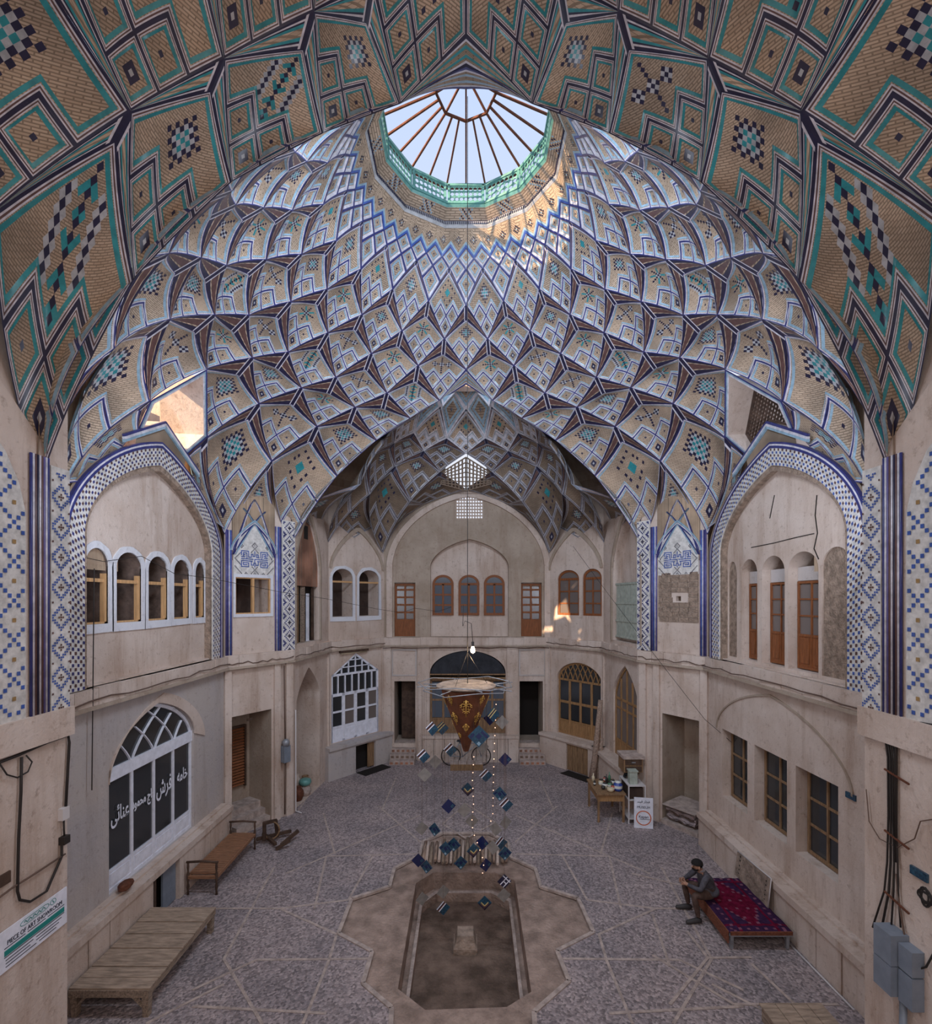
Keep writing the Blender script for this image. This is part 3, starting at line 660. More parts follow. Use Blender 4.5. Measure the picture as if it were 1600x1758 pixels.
def window(pl, q0, q1, z0, zs, za, nx, rows_, fmat='wood_red', pane='glass_dark', d=.12, fw=.05, bw=.03, solid=0, pt=.1, fan=0, label=None, door=False, e=2.0, th=.05, smat=None, openf=False, leafw=None):
    """framed window or glazed door: outer frame, uprights, bars and single panes; solid = height of boarded lower part"""
    if door: DN[0] += 1; name = 'door_%d' % DN[0]
    else: WN[0] += 1; name = 'window_%d' % WN[0]
    c = pl.P((q0+q1)/2, z0, d); root = empty(name, tuple(c), kind='structure', label=label)
    arched = za > zs+.02
    out = arch(q0, q1, z0, zs, za, pt, 10, e) if arched else rect(q0, q1, z0, za)
    inn = inset(out, fw); mb = MB(); band(mb, pl, inn+[inn[0]], out+[out[0]], d, d+th); mb.build('frame', fmat, root)
    zt = zs if arched else za-fw
    if arched:
        mb = MB(); pl.box(mb, q0+fw, q1-fw, zs-fw*.5, zs+fw*.5, d, d+th); mb.build('transom', fmat, root)
        if fan:
            mb = MB(); zz = zs; wd = (q1-q0)/fan
            for i in range(fan+1):
                for sg in (-1, 1):
                    prev = None
                    for k in range(9):
                        t = k/8; x = q0+i*wd+sg*wd*1.6*(t**1.35); z = zz+(za-zs)*1.15*t*(1.0-.12*t)
                        tt = abs((x-(q0+q1)/2)/((q1-q0)/2))
                        lim = zs+(za-zs)*((1-pt)*(max(0, 1-tt**e))**.5+pt*(1-tt)) if tt < 1 else zs
                        if z > lim: break
                        if prev is not None: mb.bar(pl.P(*prev, d+.015), pl.P(x, z, d+.015), bw*.8, .02, 0)
                        prev = (x, z)
            if mb.n: mb.build('fanlight_bars', fmat, root)
        top = archline(q0+fw, q1-fw, zs, za-fw, pt, 10, e)
        slab('pane', pl, top, d+th*.5, d+th*.5+.01, pane, root)
    zb = z0+solid; xs = np.linspace(q0+fw*.5, q1-fw*.5, nx+1)
    mb = MB()
    for i in range(1, nx): pl.box(mb, xs[i]-bw/2, xs[i]+bw/2, z0+fw, zt, d, d+th)
    for r in rows_: pl.box(mb, q0+fw, q1-fw, zb+(zt-zb)*r-bw/2, zb+(zt-zb)*r+bw/2, d+.005, d+th-.005)
    if mb.n: mb.build('glazing_bars', smat or fmat, root)
    if solid:
        for i in range(nx):
            mb = MB(); pl.box(mb, xs[i]+bw/2, xs[i+1]-bw/2, z0+fw*.6, zb, d+.01, d+.035); pl.box(mb, xs[i]+bw/2+.04, xs[i+1]-bw/2-.04, z0+fw+.06, zb-.05, d-.004, d+.01)
            pl.box(mb, xs[i]+bw/2, xs[i+1]-bw/2, zb-.02, zb+.025, d-.003, d+.03); mb.build('door_panel', fmat, root)
    lv = [0]+sorted(rows_)+[1]
    if pane and not openf:
        for i in range(nx):
            for j in range(len(lv)-1):
                mb = MB(); pl.box(mb, xs[i]+bw/2, xs[i+1]-bw/2, zb+(zt-zb)*lv[j]+bw/2, zb+(zt-zb)*lv[j+1]-bw/2, d+th*.5, d+th*.5+.008); mb.build('pane', pane, root)
    return root
def inlay(pl, parent, q0, q1, z0, z1, sz, fn_, mats, d=-.006, clip=None, name='tile_inlay', g=.12, lift=.006):
    """small square tiles, each a raised square"""
    mb = MB(); nx = int((q1-q0)/sz); nz = int((z1-z0)/sz); ox = (q1-q0-nx*sz)/2
    for i in range(nx):
        for j in range(nz):
            c = fn_(i, j, nx, nz)
            if c is None: continue
            x = q0+ox+i*sz; z = z0+j*sz
            if clip and not clip(x+sz/2, z+sz/2): continue
            k = sz*g/2
            mb.add([pl.P(x+k, z+k, d), pl.P(x+sz-k, z+k, d), pl.P(x+sz-k, z+sz-k, d), pl.P(x+k, z+sz-k, d)], [(0, 1, 2, 3)], c)
            
    if mb.n: return mb.build(name, mats, parent, kind='stuff')
def inpoly(poly):
    P = np.array(poly)
    def f(x, y):
        c = False; n = len(P); j = n-1
        for i in range(n):
            if (P[i][1] > y) != (P[j][1] > y) and x < (P[j][0]-P[i][0])*(y-P[i][1])/(P[j][1]-P[i][1]+1e-12)+P[i][0]: c = not c
            j = i
        return c
    return f
ZL, ZT = 4.26, 4.60      # underside and top of the ledge between the storeys
side = {}
for sg, nm in ((-1, 'left'), (1, 'right')):
    side[nm] = dict(M=Plane((6*sg, 6.0), (6*sg, 12.43)), C=Plane((6*sg, 12.43), (4.92*sg, 14.08)), S=Plane((4.92*sg, 14.08), (4.64*sg, 16.9), (0, 15)),
                    D=Plane((4.64*sg, 16.9), (3.08*sg, 18.8), (0, 15)), N=Plane((4.8*sg, .6), (4.8*sg, 6.03), (0, 3)))
BK = Plane((-3.08, 18.8), (3.08, 18.8), (0, 15))
L = side['left']; R = side['right']
def Y2q(pl, y): return (y-pl.a[1])/pl.t[1]
pxs = lambda pl, u, d=0: pl.px(u, 1030, d)[0]
# ---------------- floor with the sunken basin
def fpx(u, v, z=0): k = (EYE-z)*F/(v-HOR); return V((u-800)/F*k, k, z)
SUR = [(877, 1472), (919, 1491), (928, 1522), (992, 1542), (1019, 1601), (956, 1633), (977, 1685), (917, 1738), (919, 1790), (670, 1790), (672, 1731), (623, 1689), (639, 1634), (581, 1603), (604, 1543), (669, 1522), (677, 1491), (721, 1468), (726, 1445), (760, 1430), (840, 1430), (872, 1446)]
BAS = [(714, 1512), (744, 1494), (849, 1494), (884, 1508), (912, 1697), (870, 1723), (730, 1728), (683, 1692)]
sur = [fpx(*p) for p in SUR]; bas = [fpx(*p) for p in BAS]
hall = [(-7, -3), (7, -3), (7, 20), (-7, 20)]
pitsL = [fpx(262, 1560), fpx(300, 1568), fpx(352, 1546), fpx(318, 1541)]
def polyfill(mb, rings, z, mi=0):
    flat = [p for r in rings for p in r]; tri = tessellate_polygon([[Vector((p[0], p[1], 0)) for p in r] for r in rings])
    mb.add([(p[0], p[1], z) for p in flat], [tuple(t) for t in tri], mi)
mb = MB(); polyfill(mb, [hall, sur], 0)
floor = mb.build('floor', 'floor_chips', kind='structure', label='grey court floor of small stone chips divided by pale joint lines')
mb = MB(); polyfill(mb, [sur, bas], -.05); n = len(sur)
mb.add([(p[0], p[1], 0) for p in sur]+[(p[0], p[1], -.05) for p in sur], [(i, (i+1) % n, n+(i+1) % n, n+i) for i in range(n)])
surf = mb.build('basin_surround', 'dirt', floor, label='bare earth star shaped surround of the basin')
def shrink(poly, k):
    c = np.mean(np.array(poly), 0); return [V(*(c+(p-c)*(1-k/np.linalg.norm((p-c)[:2])))) for p in poly]
b2_ = shrink(bas, .17); b3_ = shrink(bas, .27); n = len(bas)
mb = MB()
def wallring(mb, A, za, B, zb, mi): n = len(A); mb.add([(p[0], p[1], za) for p in A]+[(p[0], p[1], zb) for p in B], [(i, (i+1) % n, n+(i+1) % n, n+i) for i in range(n)], mi)
wallring(mb, bas, -.05, bas, -.42, 0); wallring(mb, bas, -.42, b2_, -.42, 0); wallring(mb, b2_, -.42, b2_, -.36, 1); wallring(mb, b2_, -.36, b3_, -.36, 1); wallring(mb, b3_, -.36, b3_, -.55, 0); polyfill(mb, [b3_], -.55, 2)
mb.build('basin', ['dirt', 'kerb', 'dirt_dark'], floor, label='drained octagonal basin with dark earth bottom')
mb = MB(); sur2 = sur[:7]; 
for i in range(len(sur)):
    a, b_ = sur[i], sur[(i+1) % len(sur)]
    if i in (8,): continue
    mb.bar(V(a[0], a[1], -.005), V(b_[0], b_[1], -.005), .07, .05)
mb.build('kerb_stones', 'kerb', floor)
JZ = [.0005]
mb = MB()   # pale joint lines
J = [((512, 1392), (552, 1332)), ((555, 1396), (575, 1466)), ((680, 1335), (655, 1392)), ((650, 1384), (722, 1446)), ((490, 1500), (560, 1470)), ((560, 1470), (720, 1466)), ((720, 1400), (560, 1470)),
     ((640, 1470), (598, 1545)), ((598, 1545), (480, 1560)), ((480, 1560), (578, 1604)), ((578, 1604), (565, 1648)), ((640, 1646), (440, 1648)), ((565, 1648), (520, 1758)), ((440, 1648), (330, 1700)), ((384, 1646), (450, 1758)),
     ((330, 1728), (560, 1740)), ((250, 1758), (384, 1690)), ((470, 1490), (385, 1646)), ((560, 1470), (540, 1560)), ((350, 1560), (480, 1560))]
for (p, q) in J:
    for s_ in (1, -1):
        a, b_ = [fpx(803+s_*(u-803), v) for u, v in (p, q)]
        JZ[0] += .00015; mb.bar(V(a[0], a[1], JZ[0]), V(b_[0], b_[1], JZ[0]), .045, .005)
for k in range(8):
    pass
for (p, q) in (((800, 1380), (760, 1415)), ((800, 1380), (850, 1412)), ((760, 1415), (800, 1440)), ((850, 1412), (800, 1440)), ((1085, 1500), (1210, 1530)), ((1120, 1570), (1150, 1660)), ((1290, 1655), (1400, 1758)), ((1150, 1725), (1215, 1645)), ((1215, 1645), (1290, 1644)), ((1120, 1640), (1260, 1725)), ((1260, 1725), (1440, 1725)), ((1180, 1600), (1215, 1645))):
    a, b_ = fpx(*p), fpx(*q); JZ[0] += .00015; mb.bar(V(a[0], a[1], JZ[0]), V(b_[0], b_[1], JZ[0]), .045, .006)
mb.build('joint_lines', 'kerb', floor)
MB().box((-7, -3, -.8), (7, 20, -.6)).build('sub_floor', 'dirt_dark', floor)
# ---------------- main side walls
H2 = 12.9
for nm in ('left', 'right'):
    P = side[nm]; pm, pc, ps, pd, pn = P['M'], P['C'], P['S'], P['D'], P['N']; sg = -1 if nm == 'left' else 1
    isL = nm == 'left'
    q = lambda y: Y2q(pm, y)
    # upper storey: spandrel with the great tiled arch
    ai = arch(q(7.82), q(11.78), ZT, 7.05, 8.63, .30, 20)
    ax_ = arch(q(7.33), q(12.43), ZT, 7.0, 9.1, .30, 20)
    chev = [(q(5.9), ZT)]+[p for p in ax_[1:] if p[1] < 8.9 and p[0] > q(10.2)]+[(q(10.75), 9.1), (q(9.95), 9.53), (q(9.15), 9.1)]+[p for p in ax_[2:] if p[1] < 8.9 and p[0] < q(9.6)]+[(q(7.33), 6.6), (q(5.9), 6.6)]
    WU = wall('wall_%s' % nm, pm, chev, [ai], 'vault_brick', [0])
    # tiled archivolt
    ao = arch(q(7.50), q(12.12), ZT, 7.0, 8.97, .30, 20)
    path_i = [ai[0]]+ai[2:][::-1]+[ai[1]]; path_o = [ao[0]]+ao[2:][::-1]+[ao[1]]
    mb = MB(); band(mb, pm, path_i, path_o, -.05, .02)
    ar = mb.build('archivolt', 'glaze_white', WU)
    mb = MB()   # chequer of tiles along the band
    def resample(path, n):
        A = np.array(path); s_ = np.r_[0, np.cumsum(np.linalg.norm(np.diff(A, axis=0), axis=1))]; t = np.linspace(0, s_[-1], n+1)
        return np.stack([np.interp(t, s_, A[:, 0]), np.interp(t, s_, A[:, 1])], 1)
    NB = 176; ri = resample(path_i, NB); ro = resample(path_o, NB); NR = 6
    for i in range(NB):
        for j in range(NR):
            if (i+j) % 2: continue
            f0, f1 = (j+.12)/NR, (j+.88)/NR; g = .12
            a0 = ri[i]*(1-g)+ri[i+1]*g; a1 = ri[i]*g+ri[i+1]*(1-g); c0 = ro[i]*(1-g)+ro[i+1]*g; c1 = ro[i]*g+ro[i+1]*(1-g)
            pts = [a0*(1-f0)+c0*f0, a1*(1-f0)+c1*f0, a1*(1-f1)+c1*f1, a0*(1-f1)+c0*f1]
            mb.add([pm.P(*p, -.056) for p in pts], [(0, 1, 2, 3)], (0 if (j % 2 == 0) else 1) if not isL else (1 if j % 2 else 0))
    mb.build('archivolt_tiles', ['glaze_blue' if not isL else 'glaze_navy', 'glaze_umber'], ar, kind='stuff')
    mb = MB()
    for k_, (m_, wd) in enumerate(((0, .045), (1, .03), (0, .035))):
        off0 = sum([.045, .03, .035][:k_]); 
        o1 = arch(q(7.50)-off0, q(12.12)+off0, ZT, 7.0, 8.97+off0*1.1, .30, 20); o2 = arch(q(7.50)-off0-wd, q(12.12)+off0+wd, ZT, 7.0, 8.97+(off0+wd)*1.1, .30, 20)
        band(mb, pm, [o1[0]]+o1[2:][::-1]+[o1[1]], [o2[0]]+o2[2:][::-1]+[o2[1]], -.06, .02, m_)
    mb.build('blue_moulding', ['glaze_navy', 'glaze_cream'], ar)
    mb = MB(); i2 = arch(q(7.90), q(11.70), ZT, 7.05, 8.52, .30, 20)
    band(mb, pm, [i2[0]]+i2[2:][::-1]+[i2[1]], path_i, -.02, .16); mb.build('arch_reveal', 'adobe', WU)
    mb = MB(); pm.box(mb, q(7.5), q(12.2), ZT-.12, ZT+.04, .0, .5); mb.build('niche_floor', 'plaster', WU)
    # window opening over the arch
    T9 = up(n_('F', 90)); G8 = up(n_('G', 80)); G10 = up(n_('G', 100))
    T9, G8, G10 = [V(abs(p[0])*sg, p[1], p[2]) for p in (T9, G8, G10)]
    lo = [pm.P(q(10.75), 9.1), pm.P(q(9.95), 9.53), pm.P(q(9.15), 9.1)]
    ring = [T9, G8, lo[0], lo[1], lo[2], G10]
    mb = MB(); cx = np.mean(ring, 0); outv = V(sg*.9, 0, .05)
    for i in range(6):
        a, b_ = ring[i], ring[(i+1) % 6]
        for f0, f1, m_ in ((0, .05, 0), (.05, .09, 1), (.09, .14, 2)):
            A0, A1, B0, B1 = a+(cx-a)*f0, a+(cx-a)*f1, b_+(cx-b_)*f0, b_+(cx-b_)*f1
            mb.add([A0, B0, B1, A1], [(0, 1, 2, 3)], m_)
        a1, b1 = a+(cx-a)*.14, b_+(cx-b_)*.14
        mb.add([a1, b1, b1+outv, a1+outv], [(0, 1, 2, 3)], 3)
    mbc = MB()
    for k_, (off, m_) in enumerate(((.0, 0), (.05, 1), (.10, 2))):
        pts_ = [pm.P(q(11.2), 8.86-off, -.02), pm.P(q(10.75), 9.1-off, -.02), pm.P(q(9.95), 9.53-off, -.02), pm.P(q(9.15), 9.1-off, -.02), pm.P(q(8.75), 8.88-off, -.02)]
        for a, b_ in zip(pts_[:-1], pts_[1:]): mbc.bar(a, b_, .05, .045, m_)
    mbc.build('chevron_moulding', ['glaze_navy', 'glaze_cream', 'glaze_sky'], WU)
    mb.build('opening_frame', ['glaze_navy', 'glaze_sky', 'glaze_cream', 'plaster'], ceil_main)
    if not isL:
        MB().box((6.9, 11.6, 8.0), (11, 12.0, 12.0)).build('roof_masonry', 'plaster', WU)
        lat = empty('lattice_grille', tuple(cx+outv*.35), 'diagonal rust brown lattice grille in the light opening above the right arch', 'grille')
        mb = MB(); pts = [p+(cx-p)*.14+outv*.35 for p in ring]
        Y_ = [p[1] for p in pts]; Z_ = [p[2] for p in pts]
        ins = inpoly([(p[1], p[2]) for p in pts]); xx = lambda y, z: sg*(cx[0]*sg+.32+(-(z-cx[2])*.28))
        for s_ in (1, -1):
            for k in range(-16, 17):
                seg = []
                for t in np.linspace(-1.4, 1.4, 57):
                    y = cx[1]+t+k*.12; z = cx[2]+s_*t
                    if ins(y, z): seg.append(V(xx(y, z), y, z))
                if len(seg) > 2: mb.bar(seg[0], seg[-1], .028, .03)
        for i in range(6): mb.bar(V(xx(pts[i][1], pts[i][2]), pts[i][1], pts[i][2]), V(xx(pts[(i+1) % 6][1], pts[(i+1) % 6][2]), pts[(i+1) % 6][1], pts[(i+1) % 6][2]), .06, .06)
        mb.build('grille_bars', 'wood_dark', lat)
    else:
        mb = MB(); pb_ = lambda x, y, z: V(x, y, z)
        mb.box((-11, 11.6, 8.0), (-6.9, 12.0, 12.0)); mb.box((-8.6, 10.9, 8.0), (-7.9, 11.6, 10.6)); mb.box((-11, 8.5, 8.7), (-6.9, 12, 8.9)); mb.build('roof_masonry', 'plaster', WU)
    # tympanum
    dm = .11
    ty = arch(q(7.90), q(11.70), ZT+.02, 7.05, 8.52, .30, 20)
    holes = []; wins = []
    if isL:
        for u0, u1, vt, vb in ((144, 185, 943, 1069), (198, 242, 953, 1066), (253, 287, 960, 1064), (297, 324, 967, 1061), (334, 356, 972, 1058)):
            qa, zb_ = pm.px(u0, vb, dm); qb, _ = pm.px(u1, vb, dm); _, zt_ = pm.px((u0+u1)/2, vt, dm)
            qa = max(qa, q(7.95)); qb = min(qb, q(11.68)); holes.append(arch(qa, qb, 5.60, 6.58, 6.86, 0, 8)); wins.append((qa, qb))
        wall('tympanum', pm, ty, holes, 'plaster', [.9]*5, WU, dm, 'room_dark', rmat='sack_reveal_dark')  # reveals and backs coloured dark to stand for the rooms' shade
        for k, (qa, qb) in enumerate(wins):
            wd = empty('window_%d' % (WN[0]+1), tuple(pm.P(qa, 5.6, dm)), kind='structure'); WN[0] += 1
            mb = MB(); pm.box(mb, qa, qb, 6.30, 6.36, dm+.03, dm+.09); mb.build('crossbar', 'wood_new', wd)
            mb = MB(); pm.box(mb, qb-.05, qb, 5.6, 6.45, dm+.02, dm+.10); pm.box(mb, qa, qa+.035, 5.6, 6.45, dm+.02, dm+.1); pm.box(mb, qa, qb, 5.6, 5.63, dm+.02, dm+.1); mb.build('frame', 'wood_new', wd)
            ao_ = arch(qa-.10, qb+.10, 5.45, 6.58, 6.97, 0, 8); ai_ = arch(qa, qb, 5.60, 6.58, 6.86, 0, 8); mb = MB()
            ao_ = [(x+RNG.uniform(-.012, .012), z+(RNG.uniform(-.05, .03) if i < 2 else RNG.uniform(-.012, .012))) for i, (x, z) in enumerate(ao_)]
            band(mb, pm, ai_+[ai_[0]], ao_+[ao_[0]], dm-.025, dm+.02); mb.build('plaster_surround', 'plaster_white', wd)
    else:
        # three open niches with leaning door leaves and two blocked ones
        spec = [((1236, 1265), 950, 1119, 1), ((1273, 1300), 947, 1120, 0), ((1308, 1347), 943, 1129, 0), ((1353, 1405), 935, 1138, 0), ((1411, 1464), 925, 1150, 1)]
        qs = []
        for (u0, u1), vt, vb, bl in spec:
            qa = pxs(pm, u0, dm); qb = pxs(pm, u1, dm); qa, qb = max(min(qa, qb), q(7.95)), min(max(qa, qb), q(11.68)); qs.append((qa, qb, bl))
        holes = [arch(qa, qb, ZT+.10, 6.55, 6.88, 0, 8) for qa, qb, bl in qs]
        wall('tympanum', pm, ty, holes, 'plaster', [.06 if bl else .55 for *_, bl in qs], WU, dm, 'plaster_dirty')
        for qa, qb, bl in qs:
            if bl: slab('mud_infill', pm, arch(qa, qb, ZT+.10, 6.55, 6.88, 0, 8), dm+.03, dm+.07, 'adobe', WU)
            else:
                w0 = (qb-qa)
                window(pm, qa+w0*.04, qa+w0*.97, ZT+.12, 6.35, 6.35, 2, [.38, .7], 'wood_red', 'glass_smoke', dm+.16, .045, .03, solid=.62, door=True)
                mb = MB(); pm.box(mb, qa+.01, qb-.01, 6.36, 6.62, dm+.18, dm+.22); mb.build('blind_head', 'plaster_pale', WU)
        # cracks
        mb = MB()
        for pts in ([(1403, 850), (1400, 885), (1404, 915), (1398, 942), (1406, 960)], [(1330, 850), (1325, 875), (1322, 890)], [(1290, 940), (1330, 932), (1370, 922), (1398, 916)], [(1262, 890), (1256, 915)]):
            pp = [pm.P(*pm.px(u, v, dm), dm-.004) for u, v in pts]
            for a, b_ in zip(pp[:-1], pp[1:]): mb.bar(a, b_, .014, .014)
        mb.build('crack', 'room_black', WU)
    # lower storey
    if isL:
        gq0, gq1 = pxs(pm, 187), pxs(pm, 333)
        hole = arch(gq0, gq1, 1.0, 3.06, 4.0, .30, 14); oarch = arch(gq0-.02, gq1+.42, .97, 2.9, 4.16, .30, 14)
        WL = wall('wall_%s_lower' % nm, pm, rect(q(5.9), q(12.43), 0, ZT+.01), [hole], 'plaster_grey', [.7], label='pale plaster lower wall with a large shop window')
        mb = MB(); band(mb, pm, hole[2:], oarch[2:], -.03, .02); mb.build('arch_moulding', 'plaster', WL)
    else:
        holes = [rect(*sorted((pxs(pm, a), pxs(pm, b_))), 1.42, 2.99) for a, b_ in ((1240, 1283), (1295, 1351), (1366, 1439))]
        WL = wall('wall_%s_lower' % nm, pm, rect(q(5.9), q(12.43), 0, ZT+.01), holes, 'plaster', [.5]*3, label='plaster lower wall with a blind arch over three deep windows')
        for h in holes:
            w0 = h[1][0]-h[0][0]; window(pm, h[0][0], h[0][0]+w0*.97, 1.44, 2.97, 2.97, 2, [.36, .68], 'wood_brown', 'glass_dark', .19, .06, .045, smat='paint_white' if 0 else None)
        c0, c1 = q(7.78), q(11.95)
        o1 = archline(c0, c1, 2.95, 4.10, .25, 16); o2 = archline(c0-.04, c1+.04, 2.95, 4.14, .25, 16)
        mb = MB(); band(mb, pm, o1, o2, -.025, .02); mb.build('blind_arch', 'plaster_dirty', WL)
    # plinth of upright stone panels, ledge on top
    dpl = -.25 if isL else -.30; zp = .97 if isL else .80
    y0, y1 = 5.95, 12.3
    pit = (9.22, 10.05) if isL else None
    yy = [y0]; 
    while yy[-1] < y1-.3: yy.append(yy[-1]+RNG.uniform(.42, .62))
    yy[-1] = y1
    if pit:
        yy = [y for y in yy if not (pit[0]-.2 < y < pit[1]+.2)]+[pit[0], pit[1]]; yy = sorted(yy)
    PLN = empty('trim_%d' % (TN[0]+1), tuple(pm.P(q(9), 0, dpl)), kind='structure', label='low plinth of upright stone panels along the %s wall' % nm); TN[0] += 1
    for a, b_ in zip(yy[:-1], yy[1:]):
        if pit and abs(a-pit[0]) < .01: continue
        mb = MB(); g = .008; e = RNG.uniform(-.012, .012); pm.box(mb, q(a)+g, q(b_)-g, 0, zp-.12, dpl+e, 0); mb.build('stone_panel', 'plaster', PLN)
    mb = MB(); pm.box(mb, q(y0), q(y1), zp-.12, zp, dpl-.04, 0); pm.box(mb, q(y0), q(y1), zp, zp+.04, -.12, 0); mb.build('coping', 'plaster', PLN)
    if pit:
        mb = MB(); pm.box(mb, q(pit[0]), q(pit[1]), 0, zp-.12, -.02, 0); mb.build('recess_back', 'room_black', PLN)
        DN[0] += 1; dr = empty('door_%d' % DN[0], tuple(pm.P(q(9.85), 0, dpl)), kind='structure', label='small blue grey cellar door in the left plinth')
        mb = MB(); pm.box(mb, q(9.62), q(10.04), .02, zp-.14, -.18, -.14); mb.build('door_leaf', 'box_grey', dr); mb = MB(); pm.box(mb, q(9.24), q(9.30), .0, zp-.14, dpl, -.12); mb.build('door_post', 'wood_dark', dr)
    # chamfer: small tile arch, stripes and lozenge strip
    cq = lambda u: pxs(pc, u if isL else 1600-u)
    s0, s1, s2, s3, s4, s5 = 0, cq(399), cq(470), cq(482), cq(502), pc.L
    wholes = []; wrev = []
    if isL: wholes = [rect(cq(403), cq(464), 5.64, 6.58)]; wrev = [.7]
    else: wholes = [rect((s1+s2)/2-.08, (s1+s2)/2+.06, 5.97, 6.10)]; wrev = [.3]
    CU = wall('wall_%s_corner' % nm, pc, rect(0, pc.L, ZT, 9.0), wholes, 'plaster' if isL else 'plaster', wrev, label='narrow corner wall with knotwork tile panel, %s side' % nm)
    ka = arch(s1+.01, s2-.01, 6.66, 7.25, 7.95, .55, 12, 1.8)
    slab('brick_spandrel', pc, rect(s1-.02, s2+.02, 7.0, 9.0), -.015, .02, 'collar_flat', CU)
    mbr = MB(); cm = (s1+s2)/2
    for sx in (-1, 1):
        for (h_, zt2, m_, k2) in ((.0, 8.62, 0, 0), (.05, 8.62, 1, .0), (.0, 8.35, 0, .32), (.05, 8.35, 2, .32)):
            pr_ = None
            for t in np.linspace(0, 1, 10):
                x = cm+sx*((s2-s1)/2+.0-h_)*(1-t)**.75-sx*k2*t; z = 7.15+(zt2-7.15)*t
                p_ = pc.P(x, z, -.03)
                if pr_ is not None: mbr.bar(pr_, p_, .032, .03, m_)
                pr_ = p_
    mbr.build('blue_ribs', ['glaze_navy', 'glaze_cream', 'glaze_sky'], CU)
    kp = slab('tile_panel', pc, ka, -.03, .02, 'glaze_white', CU)
    # framing mouldings of the tile arch
    for k_, (m_, wd) in enumerate((('glaze_navy', .03), ('glaze_cream', .02), ('glaze_sky', .03))):
        o0 = .03*k_; i_ = arch(s1+.01-o0, s2-.01+o0, 6.66, 7.25, 7.95+o0*1.6, .55, 12, 1.8)[2:]; o_ = arch(s1+.01-o0-wd, s2-.01+o0+wd, 6.66, 7.25, 7.95+(o0+wd)*1.6, .55, 12, 1.8)[2:]
        mb = MB(); band(mb, pc, i_, o_, -.045-.003*k_, .02); mb.build('moulding', m_, CU)
    KU = ["......................d......................",
          ".....................d.d.....................",
          "....................d...d....................",
          "......d.d..........d..d..d..........d.d......",
          ".....d.d.d..........d...d..........d.d.d.....",
          "....d.d.d............d.d............d.d.d....",
          "...d...d..............d..............d...d...",
          "..d..................d.d..................d..",
          ".d..................d...d..................d.",
          "d......bbbbbbbbb...d..b..d...bbbbbbbbb......d",
          ".......b.......b..d...b...d..b.......b.......",
          "......bb.bbbbb.b......b......b.bbbbb.bb......",
          ".....d.b.b...b.b..bbb.b.bbb..b.b...b.b.d.....",
          "....d..b.bbb.b.b..b.b.b.b.b..b.b.bbb.b..d....",
          "...d.....b...b.b..b.bbb.b.b..b.b...b.....d...",
          "..d....bbbbb.b.bbbb.....bbbb.b.b.bbbbb....d..",
          ".d...........b................b...........d..",
          "d......bbbbbbbbbbbbbb.bbbbbbbbbbbbbbbb......d",
          ".d....................b....................d.",
          "..d....bbbbbbbbbbbbb..b..bbbbbbbbbbbbb....d..",
          "...d...b..........b...b...b..........b...d...",
          "....d..b.bbbbbbb..b..bbb..b..bbbbbbb.b..d....",
          ".....d.b.b.....b..b..b.b..b..b.....b.b.d.....",
          "......bb.bbbbb.b..bbbb.bbbb..b.bbbbb.bb......",
          ".......b.......b......b......b.......b.......",
          "d......bbbbbbbbb...d..b..d...bbbbbbbbb......d",
          ".d..................d...d..................d.",
          "..d..................d.d..................d..",
          "...d..................d..................d...",
          "....d................d.d................d....",
          ".....d..............d...d..............d.....",
          "......d.....d......d..d..d......d.....d......",
          ".......d...d.d....d..d.d..d....d.d...d......."]
    wk = (s2-s1-.02)/47; nk = len(KU)
    kf = lambda i, j, nx, nz: (lambda ch: {'d': 0, 'b': 1}.get(ch))(KU[nk-1-j][i] if j < nk and i < 45 else '.')
    inlay(pc, kp, s1+.01+wk, s1+.01+wk*46.2, 6.67, 6.67+wk*.92*60, wk, kf, ['glaze_ink', 'glaze_blue'], -.036, inpoly(inset(ka, .01)), g=.05)
    # vertical glazed stripes
    def stripes(pl, a, b_, z0, z1, cols, par, dd=-.05):
        nn = len(cols); wd = (b_-a)/nn
        for i, c_ in enumerate(cols):
            mb = MB(); r_ = wd*.52; mb.tube([pl.P(a+wd*(i+.5), z0, dd+.03), pl.P(a+wd*(i+.5), z1, dd+.03)], r_, 8); mb.build('glazed_stripe', c_, par)
    stripes(pc, .02, s1-.02, ZT, 7.75, ['glaze_violet', 'glaze_navy', 'glaze_violet', 'glaze_cream', 'glaze_blue', 'glaze_violet'], CU)
    stripes(pc, s2+.02, s3, ZT, 8.0, ['glaze_violet', 'glaze_cream', 'glaze_blue', 'glaze_violet', 'glaze_navy'], CU)
    lp = slab('lozenge_strip', pc, rect(s3+.01, s4+.05, ZT, 8.2), -.05, .02, 'glaze_white', CU)
    def loz(i, j, nx, nz):
        c = nx//2; a = abs(i-c); t = j % 10; t = min(t, 10-t)
        if (a+t) % 5 == 4 or (a+t) % 5 == 3 and (a+t) > 5: return 0
        if a+t == 0 or (a+t == 1): return 1
        return None
    inlay(pc, lp, s3+.02, s4+.05, ZT, 8.2, (s4-s3+.03)/11, loz, ['glaze_navy', 'glaze_ink'], -.056, g=.05)
    if isL:
        wd = empty('window_%d' % (WN[0]+1), tuple(pc.P(cq(435), 5.6, 0)), kind='structure', label='two light window in white plaster under the left tile panel'); WN[0] += 1
        o_ = rect(cq(400), cq(468), 5.56, 6.66); i_ = rect(cq(403.5), cq(464), 5.64, 6.58); mb = MB(); band(mb, pc, i_+[i_[0]], o_+[o_[0]], -.03, .02); mb.build('plaster_surround', 'plaster_white', wd)
        i2_ = inset(i_, .03); mb = MB(); band(mb, pc, i2_+[i2_[0]], i_+[i_[0]], .0, .06); mb.build('frame', 'wood_new', wd)
